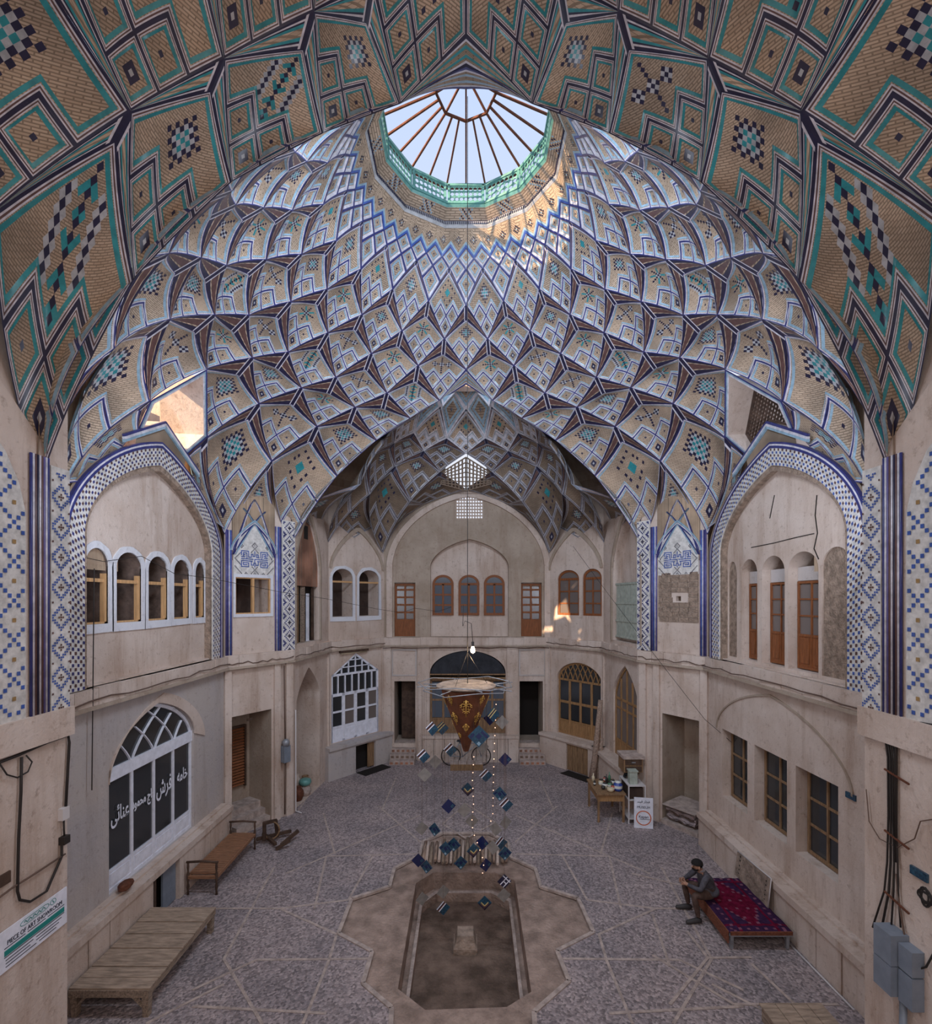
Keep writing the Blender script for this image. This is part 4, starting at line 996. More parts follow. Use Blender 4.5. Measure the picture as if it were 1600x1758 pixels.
        mb = MB(); qm = (cq(403)+cq(464))/2; pc.box(mb, qm-.03, qm+.03, 5.64, 6.58, -.01, .06); mb.build('mullion', 'wood_new', wd)
    else:
        # mud brick filling with a hole, pale plaster below
        for z_ in np.arange(5.42, 6.63, .13):
            x = s1+.02; odd = int(z_*100) % 2
            while x < s2-.05:
                x2 = min(x+RNG.uniform(.2, .3), s2-.02)
                if not (5.9 < z_ < 6.12 and x < (s1+s2)/2+.06 and x2 > (s1+s2)/2-.08):
                    mb = MB(); e = RNG.uniform(-.008, .008); pc.box(mb, x+.006, x2-.006, z_+.006, z_+.124, -.03+e, .02); mb.build('mud_brick', 'adobe', CU)
                x = x2
    hq = (cq(392), cq(466)) if isL else (pxs(pc, 1137), pxs(pc, 1200))
    hq = tuple(sorted(hq)); zt_ = 2.95 if not isL else 3.05
    CL = wall('wall_%s_corner_lower' % nm, pc, rect(0, pc.L, 0, ZT+.01), [rect(hq[0], hq[1], .01, zt_)], 'plaster', [1.0], backs='plaster_dirty', rmat='plaster_dirty', label='corner wall with deep doorway recess, %s side' % nm)
    P['CL'] = CL; P['hq'] = hq
    # bay side wall
    sq = lambda u: pxs(ps, u if isL else 1600-u)
    ua = arch(sq(507), sq(548), ZT+.12, 7.0, 8.6, .5, 12, 1.9) if isL else arch(pxs(ps, 1100), pxs(ps, 1052), ZT+.12, 7.0, 8.75, .5, 12, 1.9)
    ua = arch(*sorted((ua[0][0], ua[1][0])), ZT+.12, 7.0, 8.62, .5, 12, 1.9)
    SU = wall('wall_%s_bay' % nm, ps, rect(-.02, ps.L+.02, ZT, 10.3), [ua], 'plaster', [.30], backs='plaster', label='upper bay wall with tall pointed niche, %s side' % nm)
    qa, qb = ua[0][0], ua[1][0]
    o_ = arch(qa-.1, qb+.1, ZT+.12, 7.0, 8.80, .5, 12, 1.9); mb = MB(); band(mb, ps, [ua[0]]+ua[2:][::-1]+[ua[1]], [o_[0]]+o_[2:][::-1]+[o_[1]], -.05, .02); mb.build('arch_border', 'plaster_dirty', SU)
    if isL:
        slab('brick_infill', ps, [p for p in arch(qa, qb, 6.42, 7.0, 8.62, .5, 12, 1.9)], .06, .2, 'red_brick', SU)
        mb = MB(); ps.box(mb, qa, qb, 4.72, 6.42, .24, .28); mb.build('dark_room', 'room_black', SU)
        mb = MB(); ps.box(mb, (qa+qb)/2-.15, (qa+qb)/2+.12, 7.85, 8.25, .05, .07); mb.build('vent_hole', 'room_black', SU)
        for k_, (f, m_, wd) in enumerate(((.04, 'wood_dark', .10), (.22, 'wood_brown', .06), (.38, 'wood_grey', .22), (.62, 'paint_white', .12), (.84, 'wood_dark', .1))):
            x = qa+(qb-qa)*f; mb = MB(); ps.box(mb, x, x+wd, 4.73, 6.40 if k_ != 3 else 6.2, .1, .16); mb.build('loose_board', m_, SU)
    else:
        DN[0] += 1; sh = empty('window_%d' % (WN[0]+1), tuple(ps.P((qa+qb)/2, 5, .1)), kind='structure', label='grey green boarded shutter window in the right pointed niche'); WN[0] += 1
        nb_ = 9
        for i in range(nb_):
            a = qa+.05+(qb-qa-.1)*i/nb_; mb = MB(); ps.box(mb, a+.01, a+(qb-qa-.1)/nb_-.01, 4.85, 6.50, .10, .13); mb.build('board', 'paint_green', sh)
        mb = MB()
        for z_ in (4.85, 5.35, 5.9, 6.5): ps.box(mb, qa+.02, qb-.02, z_-.03, z_+.03, .08, .12)
        mb.build('rails', 'paint_green', sh)
    # bay lower side wall
    la = arch(*sorted((sq(509), sq(549))), .02, 3.0, 3.95, .55, 12, 1.8) if isL else arch(*sorted((pxs(ps, 1053), pxs(ps, 1095))), 1.1, 3.0, 4.0, .45, 12, 1.9)
    SL = wall('wall_%s_bay_lower' % nm, ps, rect(-.02, ps.L+.02, 0, ZT+.01), [la], 'plaster', [1.1 if isL else .14], backs='plaster_dirty', rmat='plaster', label='lower bay wall, %s side' % nm)
    P['SL'] = SL; P['la'] = la
    if not isL:
        wr = window(ps, la[0][0], la[1][0], 1.1, 2.9, 4.0, 4, [.78], 'wood_ochre', 'glass_smoke', .06, .07, .06, solid=.5, pt=.45, e=1.9, label='tall pointed arched timber window in the right bay wall')
        mb = MB()
        for f in (.28, .5, .74): x = la[0][0]+(la[1][0]-la[0][0])*f; ps.box(mb, x-.03, x+.03, 2.9, 3.55 if f != .5 else 3.85, .05, .11)
        mb.build('upper_bars', 'wood_ochre', wr)
        mb = MB(); ps.box(mb, 0, ps.L, .0, 1.0, -.38, 0); ps.box(mb, 0, ps.L, 1.0, 1.1, -.45, 0); mb.build(trimname(), 'plaster', kind='structure', label='raised plinth under the right bay window')
    # diagonal wall, upper
    dq = lambda u: pxs(pd, u if isL else 1600-u)
    if isL: hs = [(570, 605), (616, 650)]
    else: hs = [(1600-957, 1600-994), (1600-1000, 1600-1033)]
    hh = [arch(*sorted((dq(a), dq(b_))), 5.42 if isL else 5.45, 6.75, 7.08, 0, 8) for a, b_ in hs]
    DU = wall('wall_%s_diagonal' % nm, pd, rect(0, pd.L, ZT, 9.9), hh, 'plaster', [.6, .6], label='diagonal upper wall with two arched windows, %s side' % nm)
    o_ = archline(.12, pd.L-.12, 7.1, 8.45, .45, 12, 1.9); o2_ = archline(.02, pd.L-.02, 7.1, 8.62, .45, 12, 1.9)
    mb = MB(); band(mb, pd, [(.12, ZT)]+o_[::-1]+[(pd.L-.12, ZT)] if 0 else o_, o2_, -.06, .02); mb.build('arch_border', 'plaster_dirty', DU)
    for k_, h in enumerate(hh):
        qa, qb = h[0][0], h[1][0]
        if isL:
            wd = empty('window_%d' % (WN[0]+1), tuple(pd.P(qa, 5.4, 0)), kind='structure'); WN[0] += 1
            ao_ = arch(qa-.10, qb+.10, 5.28, 6.75, 7.2, 0, 8); ao_ = [(x+RNG.uniform(-.015, .015), z+RNG.uniform(-.03, .02)) for x, z in ao_]; mb = MB(); band(mb, pd, h+[h[0]], ao_+[ao_[0]], -.03, .02); mb.build('plaster_surround', 'plaster_white', wd)
            mb = MB(); pd.box(mb, qa, qb, 6.60, 6.66, .02, .08); pd.box(mb, qa, qa+.03, 5.42, 6.7, .02, .08); mb.build('frame', 'wood_new', wd)
        else:
            window(pd, qa, qb, 5.45, 6.75, 7.08, 2, [.33, .66], 'wood_red', 'glass_smoke', .05, .08, .05, pt=0)
    # diagonal lower
    if isL:
        a, b_ = sorted((dq(569), dq(650)))
        pen = [(a, 1.12), (b_, 1.12), (b_, 3.42), ((a+b_)/2, 4.12), (a, 3.42)]
        DL = wall('wall_%s_diagonal_lower' % nm, pd, rect(0, pd.L, 0, ZT+.01), [pen], 'plaster', [.3], label='diagonal lower wall with white gabled shop window')
    else:
        a, b_ = sorted((pxs(pd, 956), pxs(pd, 1034)))
        pen = arch(a, b_, 1.12, 3.1, 3.78, .05, 12)
        DL = wall('wall_%s_diagonal_lower' % nm, pd, rect(0, pd.L, 0, ZT+.01), [pen], 'plaster', [.35], label='diagonal lower wall with timber fanlight doors')
        window(pd, a, b_, 1.12, 3.1, 3.78, 4, [.45], 'wood_ochre', 'glass_dark', .1, .07, .09, solid=.5, pt=.05, fan=9, door=True, label='timber folding doors with interlaced fanlight')
    P['DL'] = DL; P['pen'] = (a, b_)
    dp_ = Plane((pd.a[0]-.35*pd.n[0], pd.a[1]-.35*pd.n[1]), (pd.b[0]-.35*pd.n[0], pd.b[1]-.35*pd.n[1]), (0, 15))
    dd = sorted((pxs(pd, 611, -.35), pxs(pd, 645, -.35))) if isL else sorted((pxs(pd, 972, -.35), pxs(pd, 1009, -.35)))
    mb = MB(); x0 = -.25 if isL else -.15
    pd.box(mb, x0, dd[0], 0, 1.0, -.35, 0); pd.box(mb, dd[1], pd.L+.1, 0, 1.0, -.35, 0); pd.box(mb, x0, pd.L+.1, 1.0, 1.1, -.42, 0); pd.box(mb, dd[0], dd[1], .93, 1.0, -.35, 0)
    tr = mb.build(trimname(), 'plaster_grey' if isL else 'plaster', kind='structure', label='plaster plinth with cellar hatch under the %s diagonal window' % nm)
    mb = MB(); pd.box(mb, dd[0], dd[1], 0, .93, -.06, -.01); mb.build('recess_back', 'room_black', tr)
    DN[0] += 1; dr = empty('door_%d' % DN[0], tuple(pd.P(dd[0], 0, -.3)), kind='structure')
    if isL:
        mb = MB(); pd.box(mb, dd[1]-.30, dd[1]-.02, .05, .92, -.28, -.24); mb.build('door_leaf', 'wood_brown', dr)
        mb = MB(); pd.box(mb, dd[0]+.02, dd[1]+.3, -.01, .012, -.85, -.35); mb.build('hatch_pit', 'room_black', tr)
    else:
        for i in range(4):
            w4 = (dd[1]-dd[0])/4; mb = MB(); pd.box(mb, dd[0]+w4*i+.008, dd[0]+w4*(i+1)-.008, .02, .92, -.30, -.26); mb.build('door_board', 'wood_brown', dr)
        mb = MB(); pd.box(mb, dd[0]-.3, dd[1]-.1, -.01, .012, -.8, -.35); mb.build('hatch_pit', 'room_black', tr)
    # near pier with tile work
    nq = lambda u: pxs(pn, u if isL else 1600-u)
    zn = 4.72
    NU = wall('wall_%s_gallery' % nm, pn, [(Y2q(pn, 3.0), 0), (Y2q(pn, 6.03), 0), (Y2q(pn, 6.03), 7.45), (Y2q(pn, 5.45), 8.0), (Y2q(pn, 4.6), 8.8), (Y2q(pn, 3.0), 9.6)], [], 'plaster', label='nearest plaster pier with tile work above, %s edge' % nm)
    mb = MB(); MBq = Plane((4.8*sg, 6.03), (6.05*sg, 6.06), (0, 3)); 
    MB().add([(4.8*sg, 6.03, 0), (6.1*sg, 6.03, 0), (6.1*sg, 6.03, 9.6), (4.8*sg, 6.03, 7.45)], [(0, 1, 2, 3)]).build('pier_return', 'plaster', NU)
    stripes(pn, Y2q(pn, 5.49), Y2q(pn, 5.745), zn, 7.62, ['glaze_navy', 'glaze_cream', 'glaze_umber', 'glaze_ink', 'glaze_cream', 'glaze_umber', 'glaze_violet', 'glaze_cream', 'glaze_navy'], NU)
    tp = slab('lozenge_strip', pn, rect(Y2q(pn, 5.76), Y2q(pn, 6.03), zn, 7.55), -.03, .02, 'glaze_white', NU)
    def loz2(i, j, nx, nz):
        c = nx//2; a = abs(i-c); t = j % 12; t = min(t, 12-t)
        if a+t in (4, 5) : return 0
        if a+t <= 1: return 1
        if a == c and t == 6: return 1
        return None
    inlay(pn, tp, Y2q(pn, 5.765), Y2q(pn, 6.03), zn, 7.5, .265/9, loz2, ['glaze_blue', 'glaze_umber'], -.036, g=.25)
    pa = [(Y2q(pn, 3.4), zn), (Y2q(pn, 5.44), zn), (Y2q(pn, 5.44), 6.95), (Y2q(pn, 5.36), 7.25), (Y2q(pn, 5.2), 7.55), (Y2q(pn, 4.9), 7.85), (Y2q(pn, 4.4), 8.2), (Y2q(pn, 3.4), 8.6)]
    tp = slab('tile_panel', pn, pa, -.02, .02, 'glaze_white', NU)
    def dia(i, j, nx, nz):
        a = (i+j) % 8; b_ = (i-j) % 8
        if (a in (0,) and True) or (b_ == 0): return 0
        if (i % 8, j % 8) in ((4, 0), (0, 4)): return 1
        return None
    inlay(pn, tp, Y2q(pn, 3.6), Y2q(pn, 5.43), zn, 8.5, .052, dia, ['glaze_blue', 'glaze_gold'], -.026, inpoly(inset(pa, .03)), g=.16)
    mb = MB(); pn.box(mb, Y2q(pn, 3.0), Y2q(pn, 6.07), zn-.34, zn, -.06, .02); mb.build('ledge', 'plaster', NU)
    mb = MB(); pn.box(mb, Y2q(pn, -7), Y2q(pn, 3.02), 0, 14.5, 0, .3); pn.box(mb, Y2q(pn, 3), Y2q(pn, 6.1), 7.2, 14.5, .05, .3); (mb.box((-4.8, -2, 13.6), (4.8, 3.2, 13.8)), mb.box((-4.8, -7.2, 0), (4.8, -7, 14.5))) if isL else 0; mb.build('gallery_blocker', 'plaster', NU)  # unseen walls and roof added to keep sun and sky off the near bay
    MB().add([(6.03*sg, 7.5, 4.2), (4.97*sg, 5.95, 4.2), (4.97*sg, 5.95, 9.9), (6.03*sg, 7.5, 9.9)], [(0, 1, 2, 3)]).add([(4.97*sg, 5.95, 4.2), (4.78*sg, 5.6, 6.9), (4.78*sg, 5.6, 9.9), (4.97*sg, 5.95, 9.9)], [(0, 1, 2, 3)]).add([(6.15*sg, 7.3, 6.5), (6.15*sg, 8.85, 6.5), (6.15*sg, 8.85, 10.3), (6.15*sg, 7.3, 10.3)], [(0, 1, 2, 3)]).add([(6.15*sg, 11.05, 7.5), (6.15*sg, 12.6, 7.5), (6.15*sg, 12.6, 10.3), (6.15*sg, 11.05, 10.3)], [(0, 1, 2, 3)]).build('squinch_wall', 'collar_flat', NU)
    P['NU'] = NU
    # storey ledges, broken plaster blocks
    for pl, q0_, q1_, nme in ((pm, q(6.1), pm.L+.02, 'm'), (pc, -.05, pc.L+.05, 'c'), (ps, -.05, ps.L+.05, 's'), (pd, -.05, pd.L+.05, 'd')):
        lg = empty(trimname(), tuple(pl.P((q0_+q1_)/2, ZL, 0)), kind='structure')
        x = q0_
        while x < q1_-.02:
            x2 = min(x+RNG.uniform(.35, .75), q1_)
            if q1_-x2 < .2: x2 = q1_
            e = RNG.uniform(-.015, .015); mb = MB(); pl.box(mb, x+.003, x2-.003, ZL+.05, ZT+RNG.uniform(-.02, .015), -.10+e, .05); mb.build('ledge_block', 'plaster', lg); x = x2
        mb = MB(); pl.box(mb, q0_, q1_, ZL, ZL+.06, -.14, .05); mb.build('string_course', 'plaster_dirty', lg)
    # pilasters of the lower storey
    mb = MB()
    for pl, a, b_ in ((pc, -.02, .16), (pc, hq[1]+.06, hq[1]+.24), (pc, pc.L-.2, pc.L+.02), (ps, -.02, .12), (ps, ps.L-.12, ps.L+.05), (pd, -.05, .06), (pd, pd.L-.14, pd.L+.04)):
        pl.box(mb, a, b_, 0 if pl is not pd else 1.1, ZL, -.07, .03)
    mb.build(trimname(), 'plaster', kind='structure', label='shallow pilasters between the lower bays, %s side' % nm)
# ---------------- back wall
b = lambda u: pxs(BK, u)
na = arch(b(739), b(873), ZT+.02, 7.25, 8.28, .28, 14)
doors = [rect(b(677), b(713), ZT+.03, 6.65), rect(b(894.5), b(930), ZT+.03, 6.65)]
gr = rect(b(783), b(829), 9.05, 9.88)
W1 = wall('wall_back', BK, rect(0, BK.L, ZT, 10.12), [na, gr]+doors, 'plaster_dirty', [.22, 0, .25, .25], backs='plaster', label='upper back wall with arched niche, two doors and a pierced screen')
o1 = archline(b(674), b(934), 7.2, 9.86, .16, 18); o2 = archline(b(664), b(944), 7.2, 10.06, .16, 18)
mb = MB(); band(mb, BK, o1, o2, -.10, .02); 
for x0_, x1_ in ((b(664), b(674)), (b(934), b(944))): BK.box(mb, x0_, x1_, ZT, 7.2, -.10, .02)
mb.build('arch_border', 'plaster', W1)
o1 = na[2:]; o2 = arch(b(735.5), b(876.5), ZT, 7.25, 8.38, .28, 14)[2:]; mb = MB(); band(mb, BK, o1, o2, -.04, .02); mb.build('niche_border', 'plaster_dirty', W1)
for (u0, u1) in ((742, 778.5), (787, 823), (831, 867)):
    window(BK, b(u0), b(u1), 5.42, 6.6, 6.95, 2, [.33, .66], 'wood_red', 'glass_blue', .14, .09, .07, pt=.0)
for d_ in doors:
    r_ = window(BK, d_[0][0], d_[1][0], ZT+.03, 6.62, 6.62, 2, [.22, .44, .66, .88], 'wood_red', 'glass_smoke', .12, .08, .07, solid=.62, door=True)
SCN = empty('pierced_screen', tuple(BK.P(b(806), 9.05, .0)), 'white pierced screen of round holes lit from outside, high on the back wall', 'screen')
def pierced(q0, q1, z0, z1, nx, nz, pl, d, mat, par, rr=.34):
    mb = MB(); wx = (q1-q0)/nx; wz = (z1-z0)/nz
    for i in range(nx):
        for j in range(nz):
            cx_ = q0+wx*(i+.5); cz_ = z0+wz*(j+.5); n8 = 8
            ou = [(cx_+wx/2*a, cz_+wz/2*c) for a, c in ((1, 0), (1, 1), (0, 1), (-1, 1), (-1, 0), (-1, -1), (0, -1), (1, -1))]
            inn = [(cx_+wx*rr*math.cos(PI/4*k), cz_+wz*rr*math.sin(PI/4*k)) for k in range(8)]
            vs = [pl.P(*p, d) for p in ou]+[pl.P(*p, d) for p in inn]+[pl.P(*p, d+.06) for p in inn]
            mb.add(vs, [(k, (k+1) % 8, 8+(k+1) % 8, 8+k) for k in range(8)]+[(8+k, 8+(k+1) % 8, 16+(k+1) % 8, 16+k) for k in range(8)])
    return mb.build('screen_panel', mat, par)
pierced(b(783), b(829), 9.05, 9.88, 10, 7, BK, .03, 'plaster', SCN)
# lattice in the crown opening of the far vault
SC2 = empty('lattice_grille', (0, 17.7, 10.0), 'folded lattice grille of square holes at the crown of the far vault', 'grille')
Tn = up(fn('b', 0)); cR = up(fn('c', 18)); cL = up(fn('c', -18)); bt = V(0, 18.5, 10.1)
for E in (cL, cR):
    mb = MB(); Tn2 = Tn+V(0, .25, -.05); E2 = E+V(0, .2, 0); lowE = V(E2[0]*1.0, E2[1]+.35, E2[2]-.30); bt2 = V(0, 18.45, 10.02)
    nn = 7
    g = lambda s_, t: (Tn2*(1-s_)+E2*s_)*(1-t)+(bt2*(1-s_)+lowE*s_)*t
    for i in range(nn+1): mb.bar(g(i/nn, 0), g(i/nn, 1), .06, .03)
    for j in range(8): mb.bar(g(0, j/7), g(1, j/7), .06, .03)
    mb.build('grille_leaf', 'wood_grey', SC2)
# lower back wall
ca = arch(b(738), b(868), .98, 3.25, 4.1, .05, 16)
dl = rect(b(677), b(713), .62, 2.95); dr_ = rect(b(892), b(932), .62, 2.95)
W2 = wall('wall_back_lower', BK, rect(0, BK.L, 0, ZT+.01), [ca, dl, dr_], 'plaster', [.5, 1.2, 1.2], backs='room_black', rmat='plaster_dirty', label='lower back wall with central arch and two stepped doorways')
ZA = empty('awning', tuple(BK.P(b(803), 3.2, .02)), 'black cloth awning filling the head of the central arch', 'awning')
slab('cloth', BK, archline(b(739), b(867), 3.2, 4.08, .05, 16), .03, .06, 'canvas_black', ZA)
mb = MB(); BK.box(mb, b(738), b(868), 3.02, 3.10, -.02, .1); BK.box(mb, b(738), b(868), 3.18, 3.23, -.02, .1); mb.build('rail', 'wood_brown', ZA)
window(BK, b(738), b(868), .98, 3.0, 3.0, 6, [.5, .82], 'wood_brown', 'glass_blue', .12, .07, .07, solid=.55, door=True, label='dark timber glazed doors behind the hanging cone')
mb = MB()
for u0, u1 in ((655, 672), (717, 737), (870, 889), (935, 950)): BK.box(mb, b(u0), b(u1), 0, ZL, -.09, .02)
mb.build(trimname(), 'plaster', kind='structure', label='pilasters of the lower back wall')
for u0, u1 in ((675, 713), (893, 934)):
    mb = MB(); i_ = rect(b(u0), b(u1), 3.2, 4.1); o_ = rect(b(u0)-.05, b(u1)+.05, 3.15, 4.15); band(mb, BK, i_+[i_[0]], o_+[o_[0]], -.03, .01); mb.build(trimname(), 'plaster_pale', kind='structure')
PB = empty(trimname(), tuple(BK.P(b(803), 0, 0)), kind='structure', label='plinth of upright slabs below the central arch')
xs_ = np.linspace(b(727), b(889), 10)
for a, c in zip(xs_[:-1], xs_[1:]): mb = MB(); BK.box(mb, a+.008, c-.008, 0, .88, -.30+RNG.uniform(-.01, .01), 0); mb.build('stone_panel', 'plaster', PB)
mb = MB(); BK.box(mb, b(727), b(889), .88, .98, -.34, 0); mb.build('coping', 'plaster', PB)
for (u0, u1) in ((672, 714), (889, 932)):
    st_ = empty('stone_steps', tuple(BK.P(b((u0+u1)/2), 0, -.4)), 'four brick steps up to the %s dark doorway of the back wall' % ('left' if u0 < 800 else 'right'), 'steps', group=None)
    for k in range(4):
        mb = MB(); BK.box(mb, b(u0), b(u1), k*.16, (k+1)*.16, -.62+k*.22, .4); mb.build('step', 'kerb', st_)
    for k in range(4):
        for i in range(5):
            x = b(u0)+(b(u1)-b(u0))*(i+.5)/5; mb = MB(); BK.box(mb, x-.05, x+.05, k*.16+.03, k*.16+.11, -.625+k*.22, -.61+k*.22); mb.build('riser_brick', 'red_brick', st_)
# inner door seen in the left doorway
DN[0] += 1; di = empty('door_%d' % DN[0], tuple(BK.P(b(690), .7, .5)), kind='structure')
mb = MB(); BK.box(mb, b(686), b(713), .66, 2.9, .6, .66); mb.build('door_leaf', 'wood_dark', di)
lg = empty(trimname(), (0, 18.8, ZL), kind='structure', label='ledge between the storeys of the back wall'); x = -.05
while x < BK.L:
    x2 = min(x+RNG.uniform(.4, .8), BK.L+.05); mb = MB(); BK.box(mb, x+.003, x2-.003, ZL+.05, ZT+RNG.uniform(-.02, .015), -.12+RNG.uniform(-.015, .015), .05); mb.build('ledge_block', 'plaster', lg); x = x2
mb = MB(); BK.box(mb, -.05, BK.L+.05, ZL, ZL+.06, -.16, .05); mb.build('string_course', 'plaster_dirty', lg)
# ------------------------------------------------------------------ windows and doors that need their own shape
pm, pc, ps, pd, pn = (L[k] for k in 'MCSDN')
g0, g1 = pxs(pm, 187), pxs(pm, 333)
shop = window(pm, g0, g1, 1.0, 3.04, 4.0, 4, [], 'paint_white', 'glass_dark', .06, .07, .07, solid=.37, pt=.30, fan=4, label='large white framed shop window with white calligraphy on its panes')
mb = MB(); pm.box(mb, g0, g1, 2.90, 3.12, .04, .12); mb.build('beam', 'paint_white', shop)
def text_mesh(s, pl, q, z, d, size, mat, parent, name='lettering', flip=1, shear=0, sx_=1.0, bold=0):
    cu = bpy.data.curves.new('t', 'FONT'); cu.body = s; cu.size = size; cu.align_x = 'CENTER'; cu.align_y = 'CENTER'; cu.extrude = .002; cu.resolution_u = 3; cu.shear = shear; cu.offset = bold
    o = bpy.data.objects.new('t', cu); COL.objects.link(o); dg = bpy.context.evaluated_depsgraph_get(); me = bpy.data.meshes.new_from_object(o.evaluated_get(dg))
    bpy.data.objects.remove(o); mb = MB()
    right = pl.t.copy()*flip; vs = [(pl.a+pl.t*q+pl.n*(d-v.co.z)+right*v.co.x*sx_).tolist()+[z+v.co.y] for v in me.vertices]
    mb.add(vs, [tuple(p.vertices) for p in me.polygons]); bpy.data.meshes.remove(me)
    return mb.build(name, mat, parent)
xs_ = np.linspace(g0+.035, g1-.035, 5)
# hall side of the left wall: the reader's right is the far end
for i, (s, sz_) in enumerate((('\uFBFD\uFE8B\uFE8E\uFEE8\uFECB', .36), ('\uFEA9\uFEEE\uFEE4\uFEA4\uFEE3 \uFE9D\uFE8E\uFEA3', .25), ('\uFEB5\uFEAE\uFED3', .42), ('\uFEEA\uFEE3\uFE8E\uFEA7', .34))):
    text_mesh(s, pm, (xs_[i]+xs_[i+1])/2, 2.27+(.0), .055, sz_, 'paint_white', shop, sx_=.60, bold=.006)
# white gabled window of the left diagonal wall
a, b_ = L['pen']; WN[0] += 1
GW = empty('window_%d' % WN[0], tuple(pd.P((a+b_)/2, 1.12, 0)), kind='structure', label='white gabled window with small panes over four folding doors')
c_ = (a+b_)/2; ga = 4.12; gz = 3.42; d0, d1 = .02, .08
pen = [(a, 1.12), (b_, 1.12), (b_, gz), (c_, ga), (a, gz)]; ip = inset(pen, .07)
mb = MB(); band(mb, pd, ip+[ip[0]], pen+[pen[0]], d0, d1); mb.build('frame', 'paint_white', GW)
z1, z2 = 2.78, 3.12; mb = MB(); pd.box(mb, a, b_, z1-.10, z1, d0, d1); pd.box(mb, a, b_, gz-.04, gz+.03, d0, d1)
for i in range(1, 7): x = a+(b_-a)*i/7; pd.box(mb, x-.018, x+.018, z1, gz, d0, d1)
for k in range(1, 3): z = gz+(ga-gz)*k/3; h = (b_-a)/2*(1-k/3); pd.box(mb, c_-h, c_+h, z-.015, z+.015, d0, d1)
for i in (-2, -1, 0, 1, 2): h = abs(i)/3.0; pd.box(mb, c_+i*(b_-a)/7-.015, c_+i*(b_-a)/7+.015, gz, ga-(ga-gz)*abs(i*2/7)-.03, d0, d1)
mb.build('glazing_bars', 'paint_white', GW)
mb = MB()
for i in range(5): x = a+(b_-a)*i/4; pd.box(mb, max(a, x-.06), min(b_, x+.06), 1.12, z1, d0, d1)
mb.build('stiles', 'paint_white', GW)
for i in range(4):
    x0, x1 = a+(b_-a)*i/4+.06, a+(b_-a)*(i+1)/4-.06
    mb = MB(); pd.box(mb, x0, x1, 1.15, 1.62, .03, .06); pd.box(mb, x0+.04, x1-.04, 1.22, 1.54, .02, .03); mb.build('door_panel', 'paint_white', GW)
    mb = MB(); pd.box(mb, x0, x1, 2.12, 2.18, d0, d1); pd.box(mb, x0, x1, 1.6, 1.66, d0, d1); mb.build('crossbar', 'paint_white', GW)
    for z0_, z1_ in ((1.66, 2.12), (2.18, 2.70)): mb = MB(); pd.box(mb, x0, x1, z0_, z1_, .06, .065); mb.build('pane', 'glass_smoke' if i % 2 else 'glass_dark', GW)
mb = MB(); P5 = inset(pen, .05); t2 = tessellate_polygon([[Vector((x, y, 0)) for x, y in P5]]); mb.add([pd.P(x, y, .07) for x, y in P5], [tuple(t) for t in t2]); mb.build('small_panes', 'glass_dark', GW)
# red shutter and steps in the left corner recess
h0, h1 = L['hq']
sh = empty('door_%d' % (DN[0]+1), tuple(pc.P(h0+.3, .9, .3)), kind='structure', label='dark red slatted shutter door in the left corner recess'); DN[0] += 1
qa = pxs(pc, 391, .94); qb = pxs(pc, 419, .94)
mb = MB(); pc.box(mb, qa-.05, qa, .85, 2.55, .9, .98); pc.box(mb, qb, qb+.05, .85, 2.55, .9, .98); pc.box(mb, qa, qb, 2.5, 2.55, .9, .98); mb.build('frame', 'wood_dark', sh)
for k in range(20): z = .9+k*.08; mb = MB(); mb.hexa([pc.P(qa, z, .92), pc.P(qb, z, .92), pc.P(qb, z-.01, .97), pc.P(qa, z-.01, .97), pc.P(qa, z+.05, .95), pc.P(qb, z+.05, .95), pc.P(qb, z+.05, .98), pc.P(qa, z+.05, .98)]); mb.build('slat', 'wood_red', sh)
st_ = empty('recess_steps', tuple(pc.P((h0+h1)/2, 0, .3)), 'worn brick steps inside the left corner recess', 'steps')
for k in range(3): mb = MB(); pc.box(mb, h0+.25, h1, k*.16, (k+1)*.16, .05+k*.22, .98); mb.build('step', 'kerb', st_)
mb = MB(); R['C'].box(mb, R['hq'][0], R['hq'][1], .0, .12, -.05, .98); mb.build(trimname(), 'kerb', kind='structure')
# ------------------------------------------------------------------ beds and benches
def legs(root, corners, h, wd, mat, name='leg', taper=.8):
    for x, y in corners:
        mb = MB(); a_ = wd/2; c = a_*taper
        mb.hexa([(x-c, y-c, 0), (x+c, y-c, 0), (x+c, y+c, 0), (x-c, y+c, 0), (x-a_, y-a_, h), (x+a_, y-a_, h), (x+a_, y+a_, h), (x-a_, y+a_, h)]); mb.build(name, mat, root)
pf = empty('platform_bed', (-5.12, 8.1, 0), 'large weathered brown grey plank platform bed nearest the viewer on the left', 'platform bed')
X0, X1, Y0, Y1 = -5.70, -4.55, 7.18, 9.10
legs(pf, [(X0+.06, Y0+.06), (X1-.06, Y0+.06), (X0+.06, Y1-.06), (X1-.06, Y1-.06)], .34, .10, 'wood_grey')
for a_, b2 in (((X0-.004, Y0-.004), (X1+.004, Y0+.06)), ((X0-.004, Y1-.06), (X1+.004, Y1)), ((X0+.001, Y0+.06), (X0+.06, Y1-.06)), ((X1-.06, Y0+.06), (X1-.001, Y1-.06))):
    mb = MB(); mb.box((a_[0], a_[1], .30), (b2[0], b2[1], .40)); mb.build('side_rail', 'wood_grey', pf)
ys_ = [Y0]; 
while ys_[-1] < Y1-.1: ys_.append(min(Y1, ys_[-1]+RNG.choice([.10, .13, .30, .22])))
ys_[-1] = Y1
for y0, y1 in zip(ys_[:-1], ys_[1:]):
    e = RNG.uniform(-.004, .006); mb = MB(); mb.box((X0, y0+.007, .40), (X1+.01, y1-.007, .428+e*1.5)); mb.build('plank', 'wood_greyx', pf)
